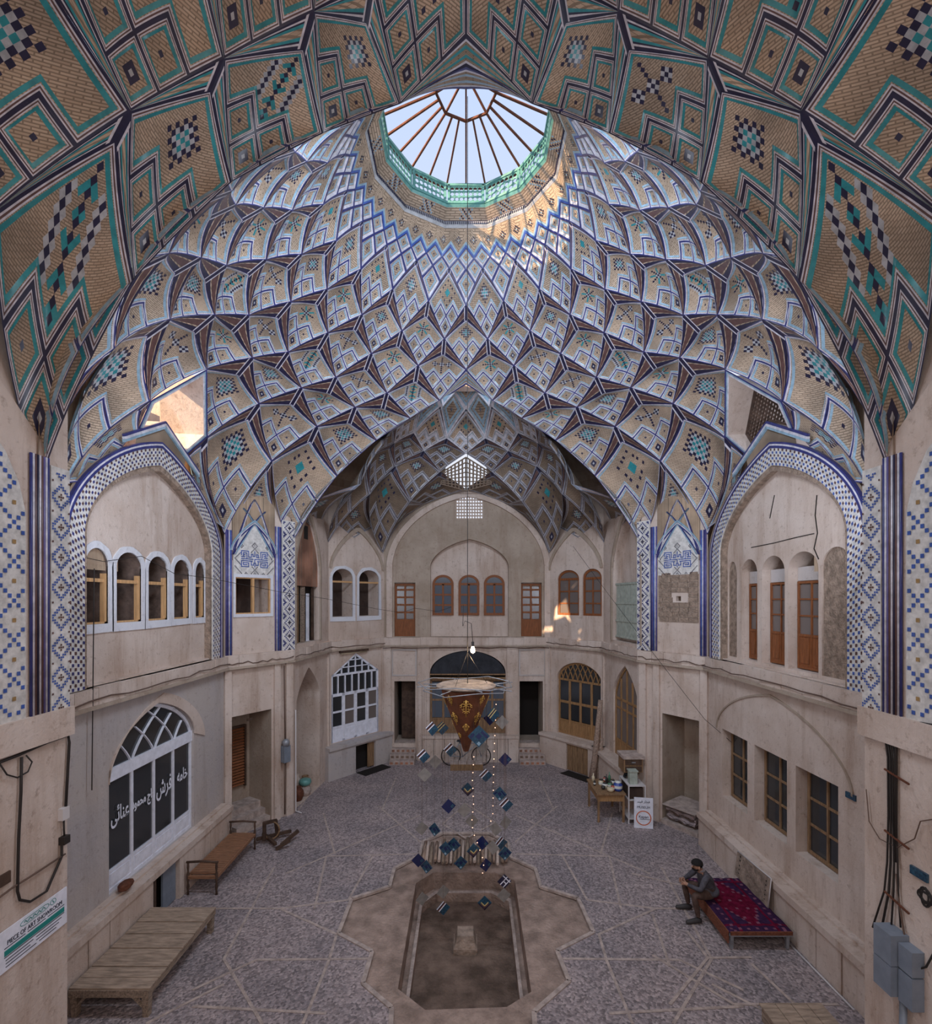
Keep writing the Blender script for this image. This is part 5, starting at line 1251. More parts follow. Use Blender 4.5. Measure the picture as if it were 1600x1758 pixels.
for x, s_ in ((X0+.10, 1), (X1-.10, -1)):
    mb = MB(); mb.bar((x, Y0+.03, .16), (x+s_*.14, Y0+.03, .30), .04, .03); mb.build('brace', 'wood_grey', pf)
bn = empty('wooden_bench', (-5.40, 11.1, 0), 'low reddish brown slatted bench with turned end rails by the left plinth', 'bench')
X0, X1, Y0, Y1 = -5.66, -5.08, 10.2, 12.05
for x in (X0, X1):
    for y in (Y0, Y1):
        mb = MB(); mb.lathe([(.0, 0), (.026, 0), (.02, .08), (.03, .16), (.018, .24), (.03, .34), (.03, .42), (.016, .48), (.026, .56), (.02, .66), (0, .67)], (x, y, 0), 8); mb.build('post', 'wood_dark', bn)
for y in (Y0, Y1): mb = MB(); mb.tube([(X0-.03, y, .66), ((X0+X1)/2, y, .68), (X1+.03, y, .66)], .024, 8); mb.build('end_rail', 'wood_dark', bn); mb = MB(); mb.bar((X0, y, .36), (X1, y, .36), .05, .06); mb.build('end_frame', 'wood_bed', bn)
for x in (X0, X1): mb = MB(); mb.bar((x, Y0, .36), (x, Y1, .36), .05, .06); mb.build('side_frame', 'wood_bed', bn)
for k in range(22): y = Y0+.05+(Y1-Y0-.1)*(k+.5)/22; mb = MB(); mb.box((X0+.01, y-.033, .385), (X1-.01, y+.033, .40)); mb.build('slat', 'wood_bed', bn)
bd = empty('carpeted_bed', (5.05, 9.4, 0), 'low metal frame bed spread with a crimson and purple patterned carpet', 'bed')
X0, X1, Y0, Y1 = 4.52, 5.58, 8.58, 10.22
legs(bd, [(X0+.05, Y0+.05), (X1-.05, Y0+.05), (X0+.05, Y1-.05), (X1-.05, Y1-.05)], .28, .06, 'steel')
mb = MB(); 
for a_, b2 in (((X0, Y0), (X1, Y0)), ((X0, Y1), (X1, Y1)), ((X0, Y0), (X0, Y1)), ((X1, Y0), (X1, Y1))): mb.bar((*a_, .27), (*b2, .27), .05, .05)
mb.build('frame', 'steel', bd)
M('carpet_red', (.13, .008, .03), .95, .35, 14, spec=.05); M('carpet_purple', (.045, .018, .055), .95, .3, 14, spec=.05); M('carpet_pink', (.19, .07, .11), .95); M('carpet_edge', (.20, .07, .04), .95, .4, 30)
mb = MB(); nx, ny = 22, 33
def cz(i, j):
    x, y = i/nx, j/ny; return .335+.012*math.sin(i*1.3+j*.7)*.5+(-.02 if i in (0, nx) or j in (0, ny) else 0)
vs = [(X0-.02+(X1-X0+.04)*i/nx, Y0-.02+(Y1-Y0+.04)*j/ny, cz(i, j)) for i in range(nx+1) for j in range(ny+1)]
fs = []; ms = []
for i in range(nx):
    for j in range(ny):
        fs.append((i*(ny+1)+j, (i+1)*(ny+1)+j, (i+1)*(ny+1)+j+1, i*(ny+1)+j+1))
        c_ = 0; e = min(i, nx-1-i); f = min(j, ny-1-j); u_, w_ = abs(i-nx/2+.5), abs(j-ny/2+.5)
        if e < 4 or f < 3: c_ = 1
        if e == 4 or f == 3: c_ = 0
        if (e == 2 and j % 3 == 0) or (f == 1 and i % 3 == 1): c_ = 2
        if e > 4 and f > 3:
            if u_/6.5+w_/13 > 1.15: c_ = 1
            elif (i % 4 == 1 and j % 5 == 2): c_ = 2
            if abs(u_/6.5+w_/13-1.15) < .06: c_ = 2
        ms.append(c_)
mb.add(vs, fs, ms)
mb.build('carpet', ['carpet_red', 'carpet_purple', 'carpet_pink'], bd)
mb = MB(); mb.box((X0-.035, Y0, .12), (X0-.015, Y1, .325)); mb.box((X0, Y0-.03, .27), (X1, Y0-.01, .33)); mb.build('carpet_fringe', 'carpet_edge', bd)
bo = empty('board', (5.62, 9.8, .33), 'worn grey rectangular board with bolt holes leaning on the right plinth', 'board')
mb = MB(); mb.hexa([(5.55, 9.22, .33), (5.57, 9.22, .33), (5.57, 10.36, .33), (5.55, 10.36, .33), (5.61, 9.22, .86), (5.63, 9.22, .86), (5.63, 10.36, .80), (5.61, 10.36, .80)]); mb.build('panel', 'stone', bo)
mb = MB(); mb.tube([(5.56, 9.22, .33), (5.62, 9.22, .87), (5.62, 10.36, .81)], .012, 6); mb.build('edge_strip', 'pipe_white', bo)
mb = MB()
for y in (9.34, 10.22):
    for z in (.42, .5, .58, .68, .76): mb.box((5.55+(z-.33)*.11, y-.015, z-.015), (5.56+(z-.33)*.11, y+.015, z+.015))
mb.build('bolt_holes', 'room_black', bo)
def thing1(name, mb, mat, label, cat, group=None): return mb.build(name, mat, None, label=label, cat=cat, group=group)
mb = MB(); mb.tube([(5.62, 8.95, .02), (5.66, 7.3, .02)], .014, 8); thing1('floor_pipe', mb, 'pipe_white', 'thin white pipe on the floor along the right plinth', 'pipe')
cb = empty('crate', (4.65, 7.05, 0), 'cream wooden crate lid cut off by the bottom edge, right side', 'crate')
for k in range(4): mb = MB(); mb.box((4.2+k*.225, 6.75, .20), (4.2+k*.225+.215, 7.18, .225)); mb.build('board', 'wood_greyx', cb)
for x in (4.22, 5.02): mb = MB(); mb.box((x, 6.78, 0), (x+.06, 7.15, .2)); mb.build('batten', 'wood_grey', cb)
# wooden loom frame beside the left corner
lm = empty('spinning_wheel', (-4.75, 12.4, 0), 'broken dark wooden spinning wheel frame lying by the left corner pier', 'wooden frame')
for p, q in (((-5.15, 12.3, .12), (-4.45, 12.75, .12)), ((-5.1, 12.6, .12), (-4.6, 12.1, .10)), ((-4.95, 12.3, .1), (-4.95, 12.3, .55)), ((-4.7, 12.5, .1), (-4.75, 12.5, .5)), ((-4.95, 12.3, .52), (-4.72, 12.5, .5)), ((-4.5, 12.2, .03), (-4.2, 12.55, .22)), ((-4.55, 12.0, .03), (-4.25, 12.1, .2))):
    mb = MB(); mb.bar(p, q, .07, .07); mb.build('beam', 'wood_dark', lm)
mb = MB(); mb.tube([(-4.82+.2*math.cos(t), 12.4+.03*math.sin(t), .3+.2*math.sin(t)) for t in np.linspace(0, 2*PI, 17)], .02, 6); mb.build('wheel', 'wood_brown', lm)
mb = MB(); vs = []
rk = bmesh.new(); bmesh.ops.create_icosphere(rk, subdivisions=2, radius=1)
for v in rk.verts: n3 = RNG.uniform(.75, 1.15); vs.append((-5.86+.11*v.co.x*n3, 8.62+.16*v.co.y*n3, 1.09+.08*v.co.z*n3))
mb.add(vs, [tuple(x.index for x in f.verts) for f in rk.faces]); rk.free(); thing1('rubble_lump', mb, 'rust', 'rusty brown lump of rubble on the left plinth below the shop window', 'rubble')
# ------------------------------------------------------------------ the basin's stone block and the log cover
sb = empty('fountain_block', (0, 9.0, -.55), 'squat carved stone block standing in the middle of the empty basin', 'stone block')
mb = MB(); cxx, cy_ = 0.0, 8.62
def frust(mb, c, a0, a1, z0, z1): mb.hexa([(c[0]-a0, c[1]-a0, z0), (c[0]+a0, c[1]-a0, z0), (c[0]+a0, c[1]+a0, z0), (c[0]-a0, c[1]+a0, z0), (c[0]-a1, c[1]-a1, z1), (c[0]+a1, c[1]-a1, z1), (c[0]+a1, c[1]+a1, z1), (c[0]-a1, c[1]+a1, z1)])
bc = fpx(799, 1622, -.5)[:2]
mb = MB(); frust(mb, bc, .22, .22, -.55, -.44); mb.build('base', 'stone', sb)
mb = MB(); frust(mb, bc, .21, .15, -.44, -.24); mb.build('body', 'stone', sb)
lc = empty('log_cover', (0, 11.8, -.05), 'row of pale round poles laid across the head of the basin', 'log row', kind=None)
for k in range(22):
    u = 728+k*6.6+RNG.uniform(-1, 1); p = fpx(u+2, 1441+RNG.uniform(-3, 3)+abs(k-11)*.5, .06); q_ = fpx(u*1.0+(800-u)*-.03, 1481+RNG.uniform(-4, 3), .06)
    mid = (p+q_)/2+V(0, 0, .05); mb = MB(); r = RNG.uniform(.028, .038); mb.tube([p, mid, q_], [r, r*1.05, r], 8); mb.build('log', ['log_wood', 'plaster', 'wood_grey'][k % 3], lc)
# ------------------------------------------------------------------ stall by the right bay
tb = empty('wooden_table', (3.92, 14.05, 0), 'small brown wooden table crowded with jars near the right bay', 'table')
X0, X1, Y0, Y1 = 3.55, 4.28, 13.5, 14.6
mb = MB(); mb.box((X0-.03, Y0-.03, .74), (X1+.03, Y1+.03, .78)); mb.build('tabletop', 'wood_brown', tb)
for x in (X0+.03, X1-.03):
    for y in (Y0+.03, Y1-.03): mb = MB(); mb.bar((x, y, 0), (x, y, .74), .055, .055); mb.build('leg', 'wood_brown', tb)
for (a_, b2) in (((X0, Y0+.02), (X1, Y0+.05)), ((X0, Y1-.05), (X1, Y1-.02)), ((X0+.02, Y0), (X0+.05, Y1)), ((X1-.05, Y0), (X1-.02, Y1))): mb = MB(); mb.box((a_[0], a_[1], .56), (b2[0], b2[1], .74)); mb.build('apron', 'wood_ochre', tb)
for nm2, c in (('jar_cream', (.62, .52, .36)), ('jar_green', (.08, .20, .12)), ('jar_blue', (.03, .07, .32)), ('jar_red', (.40, .05, .04)), ('jar_white', (.66, .66, .62)), ('jar_black', (.03, .03, .03))): M(nm2, c, .25, spec=.6)
jars = [('cream', 'round cream bowl at the front edge of the table', 3.93, 13.62, .10, .12, 1), ('blue', 'large blue and white jar at the front right of the table', 4.16, 13.72, .12, .26, 0), ('red', 'red jar beside the large blue jar', 4.03, 13.72, .06, .17, 0),
        ('green', 'dark green jar behind the red jar', 4.0, 13.9, .07, .18, 0), ('white', 'white lidded tin at the middle of the table', 3.86, 13.92, .08, .14, 0), ('cream', 'cream jar with dark lid near the table centre', 3.80, 14.1, .07, .17, 0),
        ('black', 'black bottle at the centre back of the table', 3.98, 14.18, .04, .28, 2), ('white', 'white tin at the right back of the table', 4.15, 14.15, .07, .14, 0), ('green', 'tall green bottle at the right back of the table', 4.1, 14.32, .04, .30, 2),
        ('black', 'squat black pot on the left half of the table', 3.78, 13.8, .06, .10, 1), ('red', 'small red jar at the back of the table', 4.0, 14.42, .05, .14, 0), ('cream', 'tall pale flask on the back left of the table', 3.66, 14.4, .045, .24, 2), ('black', 'thin dark cup near the left edge of the table', 3.62, 14.1, .035, .14, 0)]
for col, lab, x, y, r, h, kd in jars:
    J_ = empty('bottle' if kd == 2 else ('bowl' if kd == 1 else 'jar'), (x, y, .78), lab, 'bottle' if kd == 2 else ('bowl' if kd == 1 else 'jar'), 'jars and bottles on the wooden table')
    pr_ = {0: [(0, 0), (r*.8, 0), (r, h*.2), (r, h*.7), (r*.6, h*.85), (r*.6, h*.9)], 1: [(0, 0), (r*.5, 0), (r, h*.5), (r*.95, h*.9), (r*.7, h), (0, h*.95)], 2: [(0, 0), (r, 0), (r, h*.6), (r*.35, h*.75), (r*.35, h), (0, h)]}[kd]
    mb = MB(); mb.lathe(pr_, (x, y, .78), 14); mb.build('body', 'jar_'+col, J_)
    if kd == 0: mb = MB(); mb.lathe([(r*.66, h*.86), (r*.68, h), (0, h*1.03)], (x, y, .78), 14); mb.build('lid', 'jar_black' if col != 'blue' else 'jar_white', J_); mb = MB(); mb.lathe([(r*1.01, h*.3), (r*1.01, h*.6)], (x, y, .78), 14); mb.build('label_band', 'jar_white' if col != 'white' else 'jar_cream', J_)
rk_ = empty('metal_rack', (4.55, 13.9, 0), 'small white metal rack with three shelves beside the table', 'rack')
for x in (4.36, 4.80):
    for y in (13.42, 14.2): mb = MB(); mb.bar((x, y, 0), (x, y, 1.0 if x < 4.5 else 1.02), .03, .03); mb.build('post', 'pipe_white', rk_)
for z in (.12, .62, 1.0): mb = MB(); mb.box((4.35, 13.41, z), (4.81, 14.21, z+.025)); mb.build('shelf', 'pipe_white', rk_)
mb = MB(); mb.box((4.38, 13.46, .66), (4.76, 14.1, .95)); thing1('storage_box', mb, 'room_dark', 'dark box on the middle shelf of the metal rack', 'box')
gb = empty('green_tin', (4.52, 13.6, 1.03), 'pale green upright tin on the top shelf of the metal rack', 'tin')
mb = MB(); mb.box((4.42, 13.5, 1.025), (4.62, 13.7, 1.36)); mb.build('body', 'paint_green', gb); mb = MB(); mb.box((4.40, 13.48, 1.36), (4.64, 13.72, 1.39)); mb.build('lid', 'paint_green', gb)
hp = MB(); hp.tube([(4.42+.05*k, 13.95+.1*math.sin(k*2), 1.08+.05*(k % 3)) for k in range(7)], .05, 7); thing1('cloth_bundle', hp, 'canvas_black', 'dark crumpled bundle behind the green tin', 'bundle')
cd_ = empty('drawer_cabinet', (4.62, 14.0, 1.3), 'small brown two drawer cabinet above the metal rack', 'cabinet')
mb = MB(); mb.box((4.35, 13.78, 1.25), (4.86, 14.3, 1.62)); mb.build('body', 'wood_brown', cd_); mb = MB(); mb.box((4.32, 13.75, 1.62), (4.9, 14.34, 1.70)); mb.build('top', 'kerb', cd_)
for z in (1.28, 1.46): 
    mb = MB(); mb.box((4.38, 13.765, z), (4.83, 13.785, z+.14)); dw = mb.build('drawer', 'wood_dark', cd_); mb = MB(); mb.box((4.55, 13.745, z+.06), (4.66, 13.765, z+.085)); mb.build('handle', 'steel', dw)
po = empty('poster_board', (4.66, 13.15, 0), 'white poster board with an orange ring leaning on the metal rack', 'poster')
PP = Plane((4.43, 13.2), (4.90, 13.12), (0, 5)); mb = MB(); PP.box(mb, 0, PP.L, 0, .80, 0, .02); mb.build('board', 'paint_white', po)
M('print_orange', (.62, .14, .05), .7); M('print_ink', (.03, .035, .06), .7); M('print_teal', (.02, .24, .22), .7)
mb = MB(); 
for k in range(28):
    t0, t1 = 2*PI*k/28, 2*PI*(k+1)/28; c0, c1 = PP.L/2, .27; r0, r1 = .17, .195
    mb.add([PP.P(c0+r0*math.cos(t0), c1+r0*math.sin(t0), -.004), PP.P(c0+r1*math.cos(t0), c1+r1*math.sin(t0), -.004), PP.P(c0+r1*math.cos(t1), c1+r1*math.sin(t1), -.004), PP.P(c0+r0*math.cos(t1), c1+r0*math.sin(t1), -.004)], [(0, 1, 2, 3)])
mb.build('ring_print', 'print_orange', po)
text_mesh('\uFE92\uFEE8\uFEF4\uFED3 \uFEAD\uFE8E\uFEA8\uFED3', PP, PP.L/2, .70, -.004, .09, 'print_ink', po); text_mesh('MUSEUM', PP, PP.L/2, .55, -.004, .085, 'print_ink', po)
text_mesh('Kapan', PP, PP.L/2, .30, -.004, .10, 'print_ink', po); mb = MB(); PP.box(mb, PP.L/2-.1, PP.L/2+.16, .235, .245, -.004, 0); mb.build('underline', 'print_ink', po)
lg2 = MB(); lg2.tube([(4.10, 16.35, 0), (4.2, 16.3, .9), (4.27, 16.25, 1.8), (4.36, 16.22, 2.75)], [.11, .095, .085, .075], 10); thing1('leaning_pole', lg2, 'log_wood', 'thick pale pole leaning at the corner of the right bay', 'pole')
lg3 = MB(); lg3.tube([(4.32, 16.4, 0), (4.36, 16.38, .8), (4.42, 16.3, 1.5)], [.10, .08, .06], 8); thing1('leaning_pole', lg3, 'log_wood', 'shorter stump standing just behind the thick leaning pole', 'pole')
# fabric sacks in the right recess
pcr = R['C']; r0, r1 = R['hq']
sk = empty('fabric_bundle', tuple(pcr.P((r0+r1)/2, .12, .3)), 'heap of folded pale fabric sacks under a flat board in the right corner recess', 'sacks')
M('sack', (.50, .42, .43), .9, .45, 5, bump=.6, spec=.1); 
for k in range(6):
    mb = MB(); vs = []; f_ = .25+.5*(k % 2); nn_ = 9; mm_ = 7
    for i in range(nn_):
        for j in range(mm_):
            x = r0+.14+(r1-r0-.24)*i/(nn_-1); y = .05+.7*j/(mm_-1); z = .14+.055*k+.03*math.sin(i*1.7+k)+.03*math.cos(j*1.9+k*2); vs.append(pcr.P(x+.04*math.sin(k*3), z, y))
    fs = [(i*mm_+j, (i+1)*mm_+j, (i+1)*mm_+j+1, i*mm_+j+1) for i in range(nn_-1) for j in range(mm_-1)]
    v2 = [v_+V(0, 0, .045) for v_ in vs]; n0 = len(vs); mb.add(vs+v2, fs+[tuple(n0+i for i in f) for f in fs]+[(i*mm_, (i+1)*mm_, n0+(i+1)*mm_, n0+i*mm_) for i in range(nn_-1)]+[(j, j+1, n0+j+1, n0+j) for j in range(mm_-1)]+[((nn_-1)*mm_+j, (nn_-1)*mm_+j+1, n0+(nn_-1)*mm_+j+1, n0+(nn_-1)*mm_+j) for j in range(mm_-1)]); mb.build('sack', 'sack' if k % 3 else 'sack_reveal_dark', sk)
mb = MB(); mb.hexa([pcr.P(r0+.05, .56, -.1), pcr.P(r1-.1, .56, -.15), pcr.P(r1-.1, .60, .7), pcr.P(r0+.02, .60, .7), pcr.P(r0+.05, .58, -.1), pcr.P(r1-.1, .58, -.15), pcr.P(r1-.1, .62, .7), pcr.P(r0+.02, .62, .7)]); mb.build('board', 'kerb', sk)
# pots in the left alcove
for nm2, lab, x, y, r, h, mt in (('clay_pot', 'round brown clay jar at the back of the left alcove', -5.1, 15.9, .17, .42, 'wood_brown'), ('clay_pot', 'wide grey pot standing in front in the left alcove', -4.93, 15.35, .19, .34, 'kerb'), ('clay_pot', 'dark red jar on the floor at the left of the alcove', -5.02, 14.95, .18, .42, 'rust'), ('clay_pot', 'pale pot with broken rim in the left alcove', -5.25, 15.45, .15, .62, 'plaster')):
    mb = MB(); mb.lathe([(0, 0), (r*.6, 0), (r, h*.45), (r*.9, h*.75), (r*.55, h*.92), (r*.65, h), (r*.5, h), (r*.4, h*.9)], (x, y, 0), 16); thing1(nm2, mb, mt, lab, 'pot', 'pots in the left alcove')
mb = MB(); mb.lathe([(0, .34), (.15, .34), (.19, .42), (.17, .5), (.1, .53), (0, .52)], (-4.93, 15.35, 0), 16); thing1('green_bowl', mb, 'glaze_green', 'green glazed bowl resting on the wide grey pot', 'bowl')
# strip lamp over the white window
fl = empty('strip_lamp', tuple(pd.P(c_, 4.2, -.1)), 'old brown strip lamp hung by two strings above the white gabled window', 'lamp')
mb = MB(); pd.box(mb, c_-.60, c_+.60, 4.18, 4.26, -.16, -.04); mb.build('housing', 'wood_dark', fl); mb = MB(); mb.tube([pd.P(c_-.55, 4.15, -.1), pd.P(c_+.55, 4.15, -.1)], .022, 8); mb.build('tube', 'jar_cream', fl)
mb = MB(); mb.tube([pd.P(c_-.45, 4.26, -.1), pd.P(c_-.3, 4.5, -.02)], .006, 4); mb.tube([pd.P(c_+.45, 4.26, -.1), pd.P(c_+.3, 4.5, -.02)], .006, 4); mb.build('cord', 'cable', fl)
# bicycle and crate before the central arch
bi = empty('bicycle', (.0, 18.15, 0), 'dark bicycle parked against the slabs below the central arch', 'bicycle')
for x in (-.55, .55):
    mb = MB(); mb.tube([(x+.34*math.cos(t), 18.15, .35+.34*math.sin(t)) for t in np.linspace(0, 2*PI, 29)], .022, 6); w_ = mb.build('wheel', 'cable', bi)
    mb = MB(); [mb.bar((x, 18.15, .35), (x+.33*math.cos(t), 18.15, .35+.33*math.sin(t)), .005, .005) for t in np.linspace(0, 2*PI, 19)]; mb.build('spokes', 'steel', w_)
mb = MB()
for p, q in (((-.55, .35), (-.12, .32)), ((-.12, .32), (-.22, .85)), ((-.22, .85), (-.55, .35)), ((-.12, .32), (.38, .78)), ((-.2, .78), (.36, .82)), ((.38, .85), (.55, .35))): mb.tube([(p[0], 18.15, p[1]), (q[0], 18.15, q[1])], .018, 6)
mb.build('frame', 'steel', bi); mb = MB(); mb.tube([(.30, 18.0, .98), (.40, 18.1, .96), (.38, 18.2, .96), (.30, 18.3, .98)], .015, 6); mb.build('handlebar', 'steel', bi); mb = MB(); mb.lathe([(0, .86), (.11, .88), (.08, .92), (0, .93)], (-.24, 18.15, 0), 10); mb.build('saddle', 'canvas_black', bi)
cr = empty('brick_trough', (.02, 17.75, 0), 'low brown brick trough in front of the bicycle', 'trough')
mb = MB(); mb.box((-.55, 17.6, 0), (.6, 17.95, .22)); mb.build('body', 'wood_brown', cr)
for k in range(4): mb = MB(); mb.box((-.55+.29*k, 17.6, .22), (-.55+.29*k+.27, 17.95, .27)); mb.build('slat', 'kerb', cr)
# ------------------------------------------------------------------ hanging cone, its frame, tiles and lights
CX, CY, CZ = .0, 9.55, 4.36
hc = empty('hanging_cone', (CX, CY, 3.0), 'dark brown inverted cone with gold scrollwork hung under a round disc', 'hanging lamp cone')
R0 = .50; TIP = 3.12
mb = MB(); n = 8; rot = PI/8
ringc = lambda r, z: [(CX+r*math.cos(2*PI*k/n+rot), CY+r*math.sin(2*PI*k/n+rot), z) for k in range(n)]
prs = [(R0, CZ-.04), (R0*.80, 4.05), (R0*.55, 3.72), (R0*.26, 3.36), (.05, TIP), (0, TIP-.01)]
vs = []; [vs.extend(ringc(r, z)) for r, z in prs]; mb.add(vs, [(i*n+k, i*n+(k+1) % n, (i+1)*n+(k+1) % n, (i+1)*n+k) for i in range(len(prs)-1) for k in range(n)]); mb.build('cone', 'cone_brown', hc)
mb = MB(); mb.lathe([(0, .05), (.50, .05), (.57, .02), (.57, 0), (.5, -.03), (0, -.03)], (CX, CY, CZ), 32, smooth=False); mb.build('disc', 'stone', hc)
mb = MB()   # scrollwork: curls laid on each face
for k in range(n):
    t = 2*PI*(k+.5)/n+rot; rd = V(math.cos(t), math.sin(t), 0); tn = V(-math.sin(t), math.cos(t), 0)
    for (z, sc) in ((4.02, 1.0), (3.62, .55)) if k % 2 else ((4.15, .6), (3.80, .75), (3.45, .35)):
        r = np.interp(z, [p[1] for p in prs][::-1], [p[0] for p in prs][::-1])*math.cos(PI/n)+.012
        c0 = V(CX, CY, z)+rd*r; dn = rd*.42+V(0, 0, 1.0); dn /= np.linalg.norm(dn)
        for sx in (-1, 1):
            for (ox, oz, rr, a0, a1) in ((.05, .05, .045, 0, 5), (.06, -.03, .035, 2, 7), (.10, .03, .03, 1, 6), (.03, -.10, .03, 0, 5), (.02, .12, .025, 0, 5)):
                pts = [c0+tn*sx*(ox+rr*math.cos(a)*(1-.1*a))*sc+dn*(oz+rr*math.sin(a)*(1-.1*a))*sc for a in np.linspace(a0, a1, 9)]
                mb.tube(pts, .008*max(.7, sc), 4, caps=False)
        mb.tube([c0+dn*.17*sc, c0-dn*.2*sc], .012*sc, 5)
mb.build('gold_scrolls', 'gold', hc)
mb = MB()   # bent metal frame
for rr, zz, nn in ((.88, CZ+.05, 9), (.80, CZ-.06, 8)):
    P_ = [(CX+rr*math.cos(2*PI*k/nn+.3)*(1+.05*math.sin(k*5)), CY+rr*.9*math.sin(2*PI*k/nn+.3), zz+.04*math.sin(k*2.3)) for k in range(nn)]
    mb.tube(P_+[P_[0]], .009, 6)
for k in range(8): t = 2*PI*k/8+.3; mb.tube([(CX+.45*math.cos(t), CY+.45*math.sin(t), CZ), (CX+.95*math.cos(t), CY+.85*math.sin(t), CZ+.03*(-1)**k)], .009, 6)
mb.build('arm_frame', 'steel', hc)
mb = MB(); mb.tube([(CX+.03, CY, CZ+.05), (CX+.03, CY+.2, 6.6), (CX+.03, YC, 16.0)], .007, 5)
for t in (0, 2.1, 4.2): mb.tube([(CX+.4*math.cos(t), CY+.4*math.sin(t), CZ+.05), (CX+.03, CY, 5.0)], .004, 4)
mb.build('suspension_cord', 'cable', hc)
bl = empty('hanging_bulb', (.12, CY, 5.02), 'bright glowing bulb hanging just above the brown cone', 'lamp')
mb = MB(); mb.lathe([(0, 0), (.035, .02), (.045, .06), (.03, .11), (.02, .14)], (.13, CY, 4.98), 12); mb.build('bulb', 'bulb', bl); mb = MB(); mb.lathe([(.022, .13), (.025, .22), (0, .23)], (.13, CY, 4.98), 10); mb.build('socket', 'cable', bl)
mb = MB(); mb.tube([(.13, CY, 5.2), (.10, CY, 5.55), (-.02, CY, 5.6), (-.06, CY, 5.5), (-.05, CY, 5.9)], .006, 5); mb.build('cord', 'cable', bl)
ld = bpy.data.lights.new('bulb_light', 'POINT'); lo = bpy.data.objects.new('bulb_light', ld); COL.objects.link(lo); lo.location = (.13, CY-.02, 4.92); ld.energy = 9; ld.color = (1, .78, .5); ld.shadow_soft_size = .04
TL = [(742, 1251, 's'), (759, 1250, 'y'), (727, 1298, 's'), (773, 1287, 's'), (822, 1264, 'B'), (829, 1283, 'g'), (841, 1234, 'n'), (847, 1227, 'y'), (862, 1240, 'g'), (867, 1304, 'n'), (834, 1331, 's'), (803, 1355, 'c'), (770, 1384, 'n'),
      (858, 1363, 'b'), (869, 1381, 's'), (797, 1391, 'g'), (810, 1409, 'g'), (868, 1412, 'g'), (747, 1308, 'g'), (729, 1330, 'g'), (746, 1424, 'b'), (724, 1422, 'g'), (851, 1423, 'g'), (765, 1457, 'b'), (779, 1450, 'b'), (813, 1460, 'c'), (828, 1447, 'n'),
      (846, 1455, 'g'), (860, 1447, 's'), (867, 1465, 'b'), (718, 1477, 'n'), (732, 1488, 'b'), (791, 1481, 'b'), (834, 1485, 'n'), (866, 1513, 'k'), (761, 1531, 'g'), (725, 1543, 'g'), (761, 1559, 's'), (832, 1550, 'c'), (865, 1537, 'g')]
M('tile_blue', (.03, .10, .16), .3, .5, 30, col2=(.01, .025, .05), spec=.5); M('tile_navy', (.012, .018, .08), .25, spec=.6); M('tile_back', (.24, .22, .205), .8, .2, 8); M('tile_yellow', (.55, .45, .2), .4)
LOOK = {'s': 'blue tile with white and red stripes', 'y': 'tile with yellow stripes', 'B': 'large bright blue patterned tile', 'g': 'plain grey back of a tile', 'n': 'dark navy tile', 'c': 'blue tile with a brown chevron', 'b': 'blue patterned tile', 'k': 'black and white tile'}
ORD = ['first', 'second', 'third', 'fourth', 'fifth', 'sixth', 'seventh', 'eighth', 'ninth', 'tenth', 'eleventh', 'twelfth', 'thirteenth']
byl = {}
for t in sorted(TL, key=lambda t: t[1]): byl.setdefault(t[2], []).append(t)
